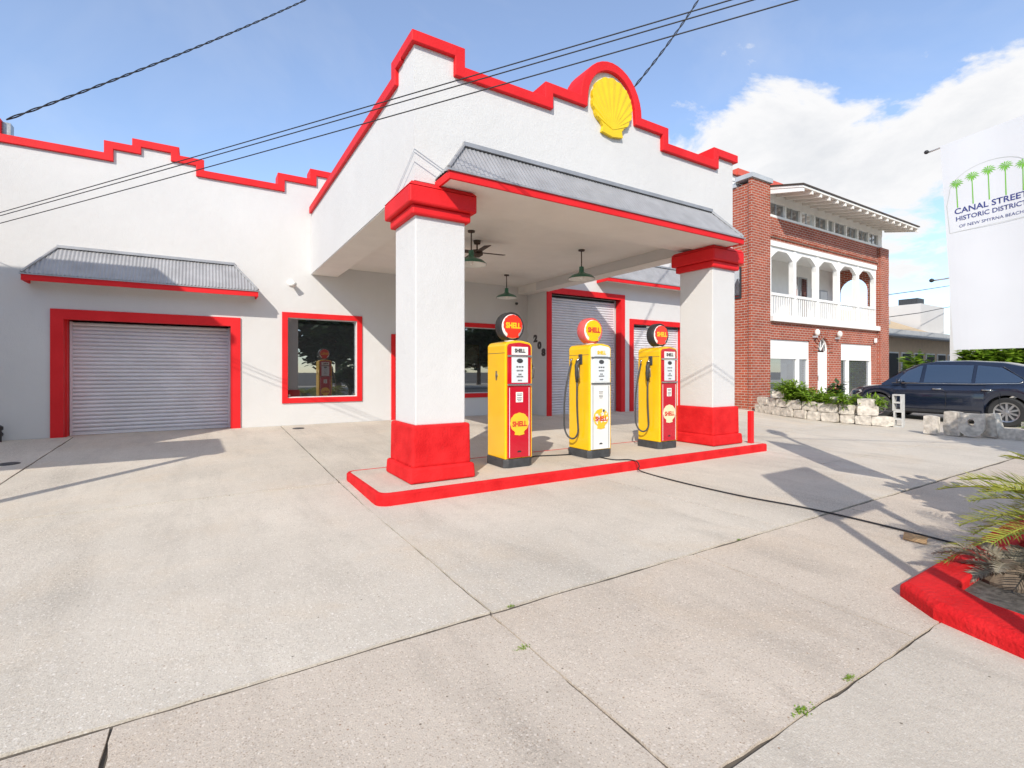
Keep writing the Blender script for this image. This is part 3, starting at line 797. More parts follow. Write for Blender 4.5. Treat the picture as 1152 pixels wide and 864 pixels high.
# ------------------------------------------------------------------ fuel pumps
def pump(label, loc, front, badge, badge_ink, rim, lens, lens_ink, side, faded=False):
    t = empty('fuel_pump', loc, label, 'fuel pump', 'vintage fuel pumps on the island')
    T = Matrix.Translation(loc)

    def fin(mb, name, m, parent, **k):
        mb.v = [tuple(T @ Vector(v)) for v in mb.v]
        return mb.out(name, m, parent, **k)
    w, d = .215, .235
    fin(MB().prism([(-w - .012, -d + .03), (-w + .05, -d - .012), (w - .05, -d - .012), (w + .012, -d + .03), (w + .012, d), (-w - .012, d)], 'z', 0, .115), 'base', M_BASE, t, bevel=.008)
    prof = [(-w, .116), (-w, 1.54)]
    for i in range(8):
        a = PI - (PI / 2) * i / 7; prof.append((-w + .085 + .085 * math.cos(a), 1.60 + .07 * math.sin(a)))
    prof += [(-.06, 1.685), (.06, 1.685)]
    for i in range(8):
        a = PI / 2 - (PI / 2) * i / 7; prof.append((w - .085 + .085 * math.cos(a), 1.60 + .07 * math.sin(a)))
    prof += [(w, 1.54), (w, .116)]
    body = fin(MB().prism(prof, 'y', -d, d), 'body', M_PYEL, t, bevel=.012)
    # seam of the hood and a lock on the flank
    fin(MB().box(-w - .0015, w + .0015, -d + .004, d - .004, 1.515, 1.521), 'seam', M_BASE, body)
    s0 = -w if side > 0 else w
    fin(MB().lathe([(0, 0), (.028, 0), (.028, .008), (.012, .016), (0, .016)], (s0, -.02, 1.22), 12, Matrix.Rotation(math.copysign(PI / 2, s0), 3, 'Y')).box(s0 - .012, s0 + .012, -.032, -.008, 1.16, 1.28), 'lock', M_STEEL, body)

    def plate(hw, z0, z1, r, y0, y1):
        P = [(-hw, z0), (-hw, z1 - r)]
        for i in range(6):
            a = PI - PI / 2 * i / 5; P.append((-hw + r + r * math.cos(a), z1 - r + r * .8 * math.sin(a)))
        P += [(0, z1 + .004)]
        for i in range(6):
            a = PI / 2 - PI / 2 * i / 5; P.append((hw - r + r * math.cos(a), z1 - r + r * .8 * math.sin(a)))
        P += [(hw, z1 - r), (hw, z0)]
        return MB().prism(P, 'y', y0, y1)
    f = -d
    for sgn in (1, -1):                                   # front and back doors are alike
        Rm = Matrix.Identity(4) if sgn > 0 else Matrix.Rotation(PI, 4, 'Z')

        def pf(mb, name, m, parent, **k):
            mb.v = [tuple(Rm @ Vector(v)) for v in mb.v]
            return fin(mb, name, m, parent, **k)
        pan = pf(plate(.185, .13, 1.655, .06, f - .014, f - .0005), 'front_panel', front, t, bevel=.004)
        for xx in (-.158, .150): pf(MB().box(xx, xx + .008, f - .0165, f - .0142, .14, 1.06), 'pinstripe', M_PWHT if front is not M_PWHT else M_STEEL, pan)
        pf(plate(.150, 1.10, 1.625, .04, f - .024, f - .0142), 'dial_frame', front, pan, bevel=.003)
        pf(MB().box(-.128, .128, f - .029, f - .0245, 1.495, 1.60), 'header', M_LWHT if front is M_PRED else M_DIAL, pan)
        pf(MB().box(-.128, .128, f - .027, f - .0245, 1.125, 1.462), 'dial', M_DIAL, pan)
        for zz in (1.465, 1.085): pf(MB().box(-.19, .19, f - .034, f - .0145, zz, zz + .025), 'trim_bar', M_CHR if front is M_PRED else M_STEEL, pan, bevel=.006)
        mk = MB().lathe([(0, 0), (.05, 0), (.045, .006), (0, .008)], (0, f - .027, 1.415), 18, Matrix.Rotation(PI / 2, 3, 'X') @ Matrix.Diagonal((1, .62, 1)))
        pf(mk, 'price_wheel', M_BASE, pan)
        g = MB(); rr = random.Random(3)
        for zz, ww, n_ in ((1.335, .03, 3), (1.285, .016, 5), (1.235, .02, 2), (1.205, .016, 5), (1.155, .010, 5)):
            for i in range(n_): cx = (i - (n_ - 1) / 2) * ww * 1.35; g.box(cx - ww / 2, cx + ww / 2, f - .0285, f - .0272, zz - .010, zz + .010)
        pf(g, 'dial_figures', M_STEEL, pan)['kind'] = 'stuff'
        st = pf(MB().box(-.055, .055, f - .0165, f - .0144, .865, 1.0), 'notice', M_LWHT, pan)
        g = MB()
        for i, (zz, hw) in enumerate(((.975, .042), (.955, .036), (.925, .04), (.905, .038), (.884, .03))): g.box(-hw, hw, f - .0175, f - .0167, zz - .005, zz + .004)
        pf(g, 'print_line', M_INK, st)['kind'] = 'stuff'
        bd = pf(MB().prism([(x, .575 + z) for x, z in scallop(.29, .30, 9)], 'y', f - .021, f - .0145), 'badge', badge, pan)
        pf(MB().box(-.03, .03, f - .0165, f - .0143, .20, .213).box(-.022, .02, f - .017, f - .0143, .21, .222), 'slot', M_BLK, pan)
        for body_, sz, ink, zz, yy, par in (('SHELL', .085, badge_ink, .575, f - .022, bd), ('SHELL', .062, M_INK if front is M_PRED else M_SIGNY, 1.547, f - .030, pan)):
            me = text_mesh(body_, sz, .0015, 'CENTER', .0035)
            me.transform(T @ Rm @ Matrix.Translation((0, yy, zz)) @ Matrix.Rotation(PI / 2, 4, 'X') @ Matrix.Diagonal((1.0, 1.1, 1, 1)))
            link('lettering', me, ink, par)
        if faded:
            g = MB(); rr = random.Random(5)
            for i in range(16):
                px, pz = rr.uniform(-.12, .12), .575 + rr.uniform(-.11, .13); s = rr.uniform(.012, .03)
                g.prism([(px + s * rr.uniform(.7, 1.2) * math.cos(a), pz + s * rr.uniform(.7, 1.3) * math.sin(a)) for a in [k * PI / 4 for k in range(8)]], 'y', f - .0218, f - .0212)
            pf(g, 'flaked_paint', front, bd)['kind'] = 'stuff'
    # globe
    c = Vector((0, 0, 1.885)); Rx = Matrix.Rotation(PI / 2, 3, 'X')
    fin(MB().lathe([(.075, 1.682), (.075, 1.70), (.055, 1.705), (.05, 1.735), (0, 1.735)], (0, 0, 0), 20), 'globe_collar', M_PWHT, t, auto=40)
    gl = fin(MB().lathe([(.165, -.07), (.185, -.075), (.198, -.055), (.198, .055), (.185, .075), (.165, .07)], c, 40, Rx), 'globe', rim, t, auto=40)
    for sgn in (1, -1):
        Rm = Matrix.Translation(c) @ (Matrix.Identity(4) if sgn > 0 else Matrix.Rotation(PI, 4, 'Z'))
        a = MB().lathe([(.172, .068), (.13, .082), (.07, .09), (0, .093)], (0, 0, 0), 40, Rx); a.v = [tuple(Rm @ Vector(v)) for v in a.v]
        ln = fin(a, 'lens', M_LWHT, gl, smooth=True)
        a = MB().prism([(x, z) for x, z in scallop(.29, .315, 11, .5)], 'y', -.0965, -.07); a.v = [tuple(Rm @ Vector(v)) for v in a.v]
        em = fin(a, 'lens_emblem', lens, ln)
        me = text_mesh('SHELL', .088, .0015, 'CENTER', .004)
        me.transform(T @ Rm @ Matrix.Translation((0, -.0985, .008)) @ Matrix.Rotation(PI / 2, 4, 'X') @ Matrix.Diagonal((1.0, 1.15, 1, 1)))
        link('lettering', me, lens_ink, em)
    # nozzle boot, nozzle, hose
    s = side
    bx = s * w
    nz = fin(MB().box(min(bx, bx + s * .018), max(bx, bx + s * .018), -.09, -.01, 1.38, 1.53), 'nozzle_boot', M_BASE, t, bevel=.008)
    nx = bx + s * .06
    noz = fin(MB().tube([(bx + s * .015, -.05, 1.49), (nx, -.05, 1.45), (nx + s * .012, -.06, 1.38)], .012, 8), 'nozzle', M_CHR, t, smooth=True)
    fin(MB().tube([(nx + s * .0, -.055, 1.43), (nx + s * .02, -.06, 1.36), (nx + s * .022, -.055, 1.24), (nx + s * .012, -.05, 1.12)], lambda q: .040 - .022 * abs(q - .25), 10), 'nozzle_body', M_BASE, noz, smooth=True)
    fin(MB().tube([(nx + s * .03, -.085, 1.38), (nx + s * .05, -.13, 1.31), (nx + s * .035, -.125, 1.19), (nx + s * .015, -.06, 1.16)], .009, 6), 'lever_guard', M_STEEL, noz, smooth=True)
    hs = []
    A = Vector((nx + s * .012, -.05, 1.13)); B = Vector((bx + s * .022, .15, 1.41)); lo = .42
    P1 = Vector((bx + s * .055, -.055, lo)); P2 = Vector((bx + s * .165, .135, lo + .05))
    for k in range(9):
        q = k / 8; p = A.lerp(P1, q); hs.append(p + Vector((s * .012 * math.sin(q * PI), 0, 0)))
    for k in range(1, 12):
        a = PI * k / 12; c_ = (P1 + P2) / 2; hv = (P2 - P1) / 2
        hs.append(c_ - hv * math.cos(a) + Vector((0, 0, -.17 * math.sin(a))))
    for k in range(10):
        q = k / 9; p = P2.lerp(B, q); hs.append(p + Vector((s * .05 * math.sin(q * PI), 0, 0)))
    fin(MB().tube(hs, .0135, 8), 'hose', M_STEEL if side > 0 else M_BASE, t, smooth=True)
    fin(MB().tube([(bx - s * .005, .15, 1.46), (bx + s * .03, .15, 1.455), (bx + s * .022, .15, 1.40)], .018, 8), 'hose_outlet', M_CHR, t, smooth=True)
    return t


pump('red fronted yellow pump with a black rimmed globe, nearest the left column', (3.56, 5.79, .1275), M_PRED, M_BADGE, M_INKR, M_BLK, M_LRED, M_LYEL, 1)
pump('white fronted yellow pump with a faded red rimmed globe, middle of the island', (4.97, 5.76, .1275), M_PWHT, M_BADGE, M_INKR, M_PINK, M_LYEL, M_INKR, -1, True)
pump('red fronted yellow pump with a cream badge beside the right column', (6.53, 5.83, .1275), M_PRED, M_CREAM, M_INKR, M_BLK, M_LRED, M_LYEL, -1)


# ------------------------------------------------------------------ hanging lamps, fan
def lamp(loc, label):
    t = empty('pendant_lamp', loc, label, 'lamp', 'green pendant lamps under the canopy'); x, y, z = loc
    MB().lathe([(0, z), (.065, z), (.06, z - .025), (.015, z - .03), (.011, z - .04), (.011, z - .34), (0, z - .34)], (x, y, 0), 16).out('stem', M_BROWN, t, auto=40)
    MB().lathe([(.02, z - .33), (.045, z - .335), (.05, z - .43), (.075, z - .46), (.20, z - .505), (.262, z - .56), (.268, z - .575)], (x, y, 0), 32).out('shade', M_GREEN, t, auto=60)
    MB().lathe([(.264, z - .574), (.19, z - .515), (.07, z - .47), (0, z - .46)], (x, y, 0), 32).out('shade_lining', M_PWHT, t, smooth=True)
    MB().lathe([(0, z - .48), (.03, z - .48), (.045, z - .53), (.03, z - .57), (0, z - .58)], (x, y, 0), 14).out('bulb', M_LWHT, t, smooth=True)
    return t


lamp((3.87, 7.54, 3.80), 'green enamel pendant lamp just right of the left column')
lamp((6.37, 10.5, 3.80), 'green enamel pendant lamp hanging above the first pump globe, farthest back')
lamp((6.32, 7.57, 3.80), 'green enamel pendant lamp under the right half of the canopy')
fan = empty('ceiling_fan', (4.25, 8.05, 3.8), 'dark bladed ceiling fan behind the lamp nearest the left column', 'fan')
MB().lathe([(0, 3.8), (.07, 3.8), (.06, 3.74), (.015, 3.73), (.015, 3.64), (.10, 3.62), (.11, 3.54), (.05, 3.50), (0, 3.50)], (4.25, 8.05, 0), 20).out('motor', M_BROWN, fan, auto=40)
for i in range(4):
    Mx = Matrix.Translation((4.25, 8.05, 3.585)) @ Matrix.Rotation(R_(-8 + 90 * i), 4, 'Z') @ Matrix.Rotation(R_(9), 4, 'X')
    MB().box(.09, .54, -.065, .065, -.005, .005, Mx).out('blade', M_BROWN, fan)

# ------------------------------------------------------------------ brick building to the right
BX0, BX1, BY = 15.25, 25.15, 9.72
BB = empty('brick_building', (20, BY, .14), 'two storey red brick building with a white balcony and deep bracketed eave', 'building')
G0 = .1
openings = [(16.45, 20.55 - .93, G0, 2.55)]
LX0, LX1, LZ0, LZ1 = 16.45, 24.3, 3.25, 5.9          # loggia
S1 = (16.42, 19.0, 2.52); S2 = (21.3, 23.95, 2.52); DX = (19.55, 20.35, 2.2)
xs = [BX0, LX0, S1[0], S1[1], DX[0], DX[1], S2[0], S2[1], LX1, BX1]; zs = [G0, DX[2], S1[2], 3.0, LZ0, LZ1, 6.72, 7.25, 7.62]


def bsolid(x, z):
    if S1[0] < x < S1[1] and z < S1[2]: return False
    if S2[0] < x < S2[1] and z < S2[2]: return False
    if DX[0] < x < DX[1] and z < 3.0: return False
    if LX0 < x < LX1 and LZ0 < z < LZ1: return False
    if x > LX0 and z > 6.72: return False
    return True


mb = MB(); grid_wall(mb, xs, zs, bsolid, BY, BY + .3)
# arched head over the entrance, cut from brick
dc = (DX[0] + DX[1]) / 2; dr_ = (DX[1] - DX[0]) / 2
ap = [(dc + dr_ * math.cos(PI * i / 12), DX[2] + dr_ * 1.15 * math.sin(PI * i / 12)) for i in range(13)]
mb.prism([(DX[0], 3.0)] + list(reversed(ap)) + [(DX[1], 3.0)], 'y', BY, BY + .3)
mb.box(BX0, BX0 + .3, BY + .302, 20, G0, 7.6); mb.box(BX1 - .3, BX1, BY + .302, 20, G0, LZ0 - .15); mb.box(BX1 - .3, BX1, BY + .302, 20, LZ1 + .1, 6.7); mb.box(BX1 - .3, BX1, 12.1, 20, LZ0 - .15, LZ1 + .1)
mb.out('brick_wall', M_BRICK, BB)
# corner pilasters stand proud, soldier band
box('pilaster', BX0 - .06, BX0 + 1.0, BY - .12, BY - .003, G0, 7.75, M_BRICK, BB)
box('pilaster', LX1 + .1, BX1 + .05, BY - .12, BY - .003, G0, 6.68, M_BRICK, BB)
box('pilaster_cap', BX0 - .12, BX0 + 1.06, BY - .18, BY + .45, 7.753, 7.9, M_CAPG, BB)
box('wall_cap', BX0 - .06, BX0 + .36, BY + .453, 20, 7.603, 7.75, M_CAPG, BB)
box('brick_band', BX0 + 1.0, LX1 + .1, BY - .05, BY - .003, 6.02, 6.20, M_BRICK, BB)
g = MB()
for i in range(60):
    x = LX0 + .05 + i * .128
    g.box(x, x + .062, BY - .085, BY - .052, 6.06, 6.14)
gd = g.out('dentil_course', M_BRICK, BB); gd['kind'] = 'stuff'
box('back_mass', BX0 + .3, BX1 - .3, 12.4, 20, G0, 6.6, M_WALL, BB)
# clerestory band
box('clerestory_frame', LX0 - .12, BX1 - .28, BY + .002, BY + .28, 6.723, 6.80, M_BWHT, BB)
box('clerestory_head', LX0 - .12, BX1 - .28, BY + .002, BY + .28, 7.22, 7.6, M_BWHT, BB)
cx = LX0 - .1
widths = [1.0, 1.0, .95, .95, .5, .95, .95, .95, .9]
for wv in widths:
    box('mullion', cx, cx + .1, BY + .004, BY + .2, 6.803, 7.217, M_BWHT, BB)
    g0 = add('clerestory_pane', [(cx + .1, BY + .08, 6.8), (cx + wv, BY + .08, 6.8), (cx + wv, BY + .08, 7.22), (cx + .1, BY + .08, 7.22)], [(0, 1, 2, 3)], M_GLASS, BB)
    box('clerestory_bar', cx + .1 + (wv - .1) / 2 - .015, cx + .1 + (wv - .1) / 2 + .015, BY + .06, BY + .1, 6.803, 7.217, M_CAPG, g0)
    cx += wv
box('mullion', cx, BX1 - .31, BY + .004, BY + .2, 6.803, 7.217, M_BWHT, BB)
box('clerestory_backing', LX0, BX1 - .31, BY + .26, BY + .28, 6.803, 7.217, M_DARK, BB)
# eave with rafters
EY0 = BY - 1.2
ez = lambda y: 7.30 + (y - EY0) * .25
ev = MB(); X0, X1 = LX0 - .2, BX1 + .0
ev.prism([(EY0, ez(EY0)), (BY + 3, ez(BY + 3)), (BY + 3, ez(BY + 3) + .07), (EY0, ez(EY0) + .07)], 'x', X0, X1)
eo = ev.out('eave', M_BEAM, BB)
prism('roof_covering', [(EY0 - .03, ez(EY0) + .073), (BY + 3, ez(BY + 3) + .073), (BY + 3, ez(BY + 3) + .12), (EY0 - .03, ez(EY0) + .12)], 'x', X0 - .03, X1 + .03, M_BROWN, eo)
for i in range(17):
    x = X0 + .02 + i * (X1 - X0 - .12) / 16
    prism('rafter', [(EY0 + .02, ez(EY0 + .02) - .12), (BY, ez(BY) - .16), (BY, ez(BY) - .003), (EY0 + .02, ez(EY0 + .02) - .003)], 'x', x, x + .09, M_BEAM if 0 < i else M_BWHT, eo)
# setback attic with orange red coping
box('attic_wall', BX0 + .4, 24.5, 12.3, 12.6, 6.61, 9.35, M_BWHT, BB)
box('attic_coping', BX0 + .35, 18.3, 12.2, 12.7, 9.353, 9.50, M_ORNG, BB)
box('attic_coping', 18.303, 24.5, 12.15, 12.7, 9.36, 9.62, M_ORNG, BB)
for zz in (8.3, 8.75, 9.1): box('siding_groove', BX0 + .4, 24.5, 12.28, 12.298, zz, zz + .03, M_CAPG, BB)
# loggia
lg = MB().box(LX0, LX1, BY + .302, 12.3, LZ0 - .15, LZ0).box(LX0, LX1, 11.4, 12.3, LZ0 + .002, LZ1).box(LX0, LX1, BY + .302, 12.098, LZ1 + .002, LZ1 + .1).box(LX0 - .1, LX0, BY + .302, 12.298, LZ0 + .002, LZ1).out('loggia', M_BWHT, BB)
for x0, x1, z0, z1 in ((20.75, 21.3, LZ0 + .05, 5.4), (21.4, 22.0, LZ0 + .05, 5.4), (22.4, 22.75, 3.8, 5.0), (23.0, 23.7, 3.5, 5.0)):
    f_ = box('window', x0, x1, 11.36, 11.397, z0, z1, M_CAPG, lg)
    add('pane', [(x0 + .06, 11.355, z0 + .06), (x1 - .06, 11.355, z0 + .06), (x1 - .06, 11.355, z1 - .06), (x0 + .06, 11.355, z1 - .06)], [(0, 1, 2, 3)], M_GLASS, f_)
# open brick arch in the loggia's right side wall
ya, yb_ = BY + .33, 11.2; yc = (ya + yb_) / 2; rr_ = (yb_ - ya) / 2; zsp = 4.92
mb = MB(); mb.box(LX1 + .003, LX1 + .2, BY + .303, ya, LZ0, LZ1).box(LX1 + .003, LX1 + .2, yb_, 11.39, LZ0, LZ1)
mb.prism([(ya, LZ1)] + [(yc - rr_ * math.cos(PI * i / 12), zsp + rr_ * math.sin(PI * i / 12)) for i in range(13)] + [(yb_, LZ1)], 'x', LX1 + .003, LX1 + .2)
mb.out('brick_arch', M_BRICK, lg)
nb = 5; bw = (LX1 - LX0) / nb
hd = MB()
for i in range(nb):
    x0 = LX0 + i * bw + .07; x1 = LX0 + (i + 1) * bw - .07
    hd.prism([(x0 - .069, 5.72), (x0 - .069, 5.12), (x0, 5.12), (x0 + .05, 5.34), (x0 + .3, 5.52), (x0 + .45, 5.60), (x1 - .45, 5.60), (x1 - .3, 5.52), (x1 - .05, 5.34), (x1, 5.12), (x1 + .069, 5.12), (x1 + .069, 5.72)], 'y', BY + .03, BY + .15)
hd.box(LX0, LX1, BY - .03, BY + .2, 5.722, LZ1 - .003)
hd.out('balcony_head', M_BWHT, BB)
for i in range(nb + 1):
    x = LX0 + i * bw
    a, b = max(LX0 + .002, x - .075), min(LX1 - .002, x + .075)
    box('balcony_post', a, b, BY + .008, BY + .2, LZ0 + .003, 5.72, M_BWHT, BB)
box('balcony_floor_beam', LX0 - .05, LX1 + .05, BY - .14, BY - .003, LZ0 - .12, LZ0 + .06, M_BWHT, BB)
for i in range(nb):
    x0 = LX0 + i * bw + .08; x1 = LX0 + (i + 1) * bw - .08
    rl = MB().box(x0, x1, BY - .02, BY + .06, 4.03, 4.12).box(x0, x1, BY, BY + .04, 3.33, 3.38).out('railing', M_BWHT, BB)
    k = int((x1 - x0) / .13)
    b0 = None
    for j in range(k):
        x = x0 + (j + .5) * (x1 - x0) / k
        if b0 is None: b0 = box('baluster', -.022, .022, BY + .003, BY + .037, 3.382, 4.028, M_BWHT, rl); b0.location.x = x
        else:
            q = b0.copy(); COL.objects.link(q); q.location.x = x
# shop fronts
for x0, x1, zt in (S1, S2):
    box('transom_panel', x0 + .003, x1 - .003, BY + .05, BY + .12, 1.85, zt - .003, M_BWHT, BB)
    sp = (x0 + 1.75) if x0 < 18 else x0 + .55
    sf = MB().box(x0 + .003, x0 + .09, BY + .04, BY + .14, .3, 1.847).box(x1 - .09, x1 - .003, BY + .04, BY + .14, .3, 1.847).box(sp, sp + .18, BY + .04, BY + .14, .3, 1.847).box(x0 + .003, x1 - .003, BY + .02, BY + .16, G0, .297).out('shop_front', M_BWHT, BB)
    add('pane', [(x0 + .09, BY + .1, .3), (sp, BY + .1, .3), (sp, BY + .1, 1.85), (x0 + .09, BY + .1, 1.85)], [(0, 1, 2, 3)], M_GLASSB, sf)
    add('pane', [(sp + .18, BY + .11, .3), (x1 - .09, BY + .11, .3), (x1 - .09, BY + .11, 1.85), (sp + .18, BY + .11, 1.85)], [(0, 1, 2, 3)], M_GLASSB, sf)
    box('curtain', x0 + .3, x1 - .2, BY + .75, BY + .77, .3, 1.7, M_BWHT, BB)
box('notice', 17.75, 18.15, BY + .07, BY + .085, .55, 1.05, M_BWHT, BB)
en = box('entrance_door', DX[0] + .08, DX[1] - .08, BY + .1, BY + .16, .15, DX[2] - .06, M_BWHT, BB)
for a in range(2):
    for b in range(3): box('door_panel', DX[0] + .16 + a * .26, DX[0] + .36 + a * .26, BY + .085, BY + .099, .3 + b * .6, .75 + b * .6, M_BWHT, en)
box('door_handle', DX[0] + .11, DX[0] + .15, BY + .05, BY + .098, 1.05, 1.25, M_BLK, en)
MB().prism([(dc + (dr_ - .06) * math.cos(PI * i / 12), DX[2] + (dr_ - .06) * 1.15 * math.sin(PI * i / 12)) for i in range(13)], 'y', BY + .12, BY + .13).out('fanlight', M_GLASSB, BB)
g = MB()
for i in range(12):
    p, q = ap[i], ap[i + 1]
    g.tube([(p[0], BY + .1, p[1]), (q[0], BY + .1, q[1])], .045, 6)
for x in (DX[0] + .04, DX[1] - .04): g.box(x - .035, x + .035, BY + .06, BY + .15, .15, DX[2])
for i in (3, 6, 9): g.tube([(dc, BY + .1, DX[2]), (ap[i][0], BY + .1, ap[i][1])], .015, 5)
g.out('door_surround', M_BWHT, BB)
g = MB()
for i in range(13):
    a = PI * i / 12
    g.prism([(dc + (dr_ + q) * math.cos(a + s), DX[2] + (dr_ * 1.15 + q) * math.sin(a + s)) for q, s in ((.02, -.09), (.3, -.075), (.3, .075), (.02, .09))], 'y', BY - .03, BY - .003)
go = g.out('arch_voussoirs', M_BRICK, BB); go['kind'] = 'stuff'
for x in (19.2, 20.85):
    k = MB().lathe([(0, .0), (.05, .02), (.09, .08), (.09, .16), (.055, .23), (0, .25)], (x, BY - .16, 2.72), 14).out('wall_globe', M_LWHT, BB, smooth=True)
    box('globe_bracket', x - .025, x + .025, BY - .17, BY - .003, 2.66, 2.72, M_CAPG, k)
for x in (24.05,): box('sign_bracket', x - .05, x + .05, BY - .12, BY - .05, 2.62, 2.8, M_BWHT, BB)
sw = box('side_window', BX0 - .03, BX0 - .003, 10.0, 10.75, 3.85, 4.9, M_BLK, BB)
add('pane', [(BX0 - .034, 10.06, 3.92), (BX0 - .034, 10.69, 3.92), (BX0 - .034, 10.69, 4.83), (BX0 - .034, 10.06, 4.83)], [(0, 1, 2, 3)], M_GLASS, sw)

# ------------------------------------------------------------------ buildings farther right
wb = empty('white_building', (36, 6, 0), 'plain white stucco building wall behind the parked car', 'building')
box('wall', 30.1, 60, 2.5, 9, 0, 8.4, M_WALL, wb)
box('parapet_cap', 30.0, 60.1, 2.4, 9.1, 8.403, 8.55, M_WALL, wb)
tb = empty('tan_building', (42, 15, 0), 'low tan building with a shingled roof and white chimney block beyond the car', 'building')
box('wall', 36, 56, 15, 22, 0, 3.75, M_TAN, tb)
box('eave_board', 35.6, 56.4, 14.3, 22.5, 3.753, 4.2, M_CAPG, tb)
prism('roof', [(14.4, 4.203), (19, 6.2), (22.4, 4.203)], 'x', 36, 44.4, M_TANR, tb)
box('skylight', 40.2, 41.2, 15.6, 16.6, 4.75, 5.05, M_CAPG, tb)
box('chimney_block', 44.6, 49, 15, 19, 4.203, 6.4, M_WALL, tb)
box('roof_unit', 45.2, 46.4, 15.4, 16.6, 6.403, 6.9, M_BASE, tb)
for i in range(8):
    x = 37 + i * 2.1
    f_ = box('window', x, x + 1.6, 14.93, 14.997, .4, 2.75, M_BWHT, tb)
    box('pane', x + .12, x + 1.48, 14.9, 14.928, .5, 2.65, M_DARK, f_)

# unseen building inferred from its shadow, shaped so the left-hand roller door is shaded
nbd = empty('shade_building', (-9, 7.5, 0), 'unseen flat roofed white block left of the station, shaped to shade the roller door', 'building')
box('wall', -16, -3.93, 7.2, 8.35, -.02, 6.2, M_WALL, nbd)
box('coping', -16.05, -3.9, 7.15, 8.4, 6.203, 6.36, M_RED, nbd)
box('added_shade_slab', -16, -3.0, 5.6, 7.147, 3.1, 3.25, M_GALV, nbd)  # slab and posts added to widen the ground shadow by the roller door
for x in (-3.12, -7, -11): box('shade_slab_post', x - .05, x + .05, 5.68, 5.78, -.02, 3.097, M_BWHT, nbd)

# ------------------------------------------------------------------ parked car


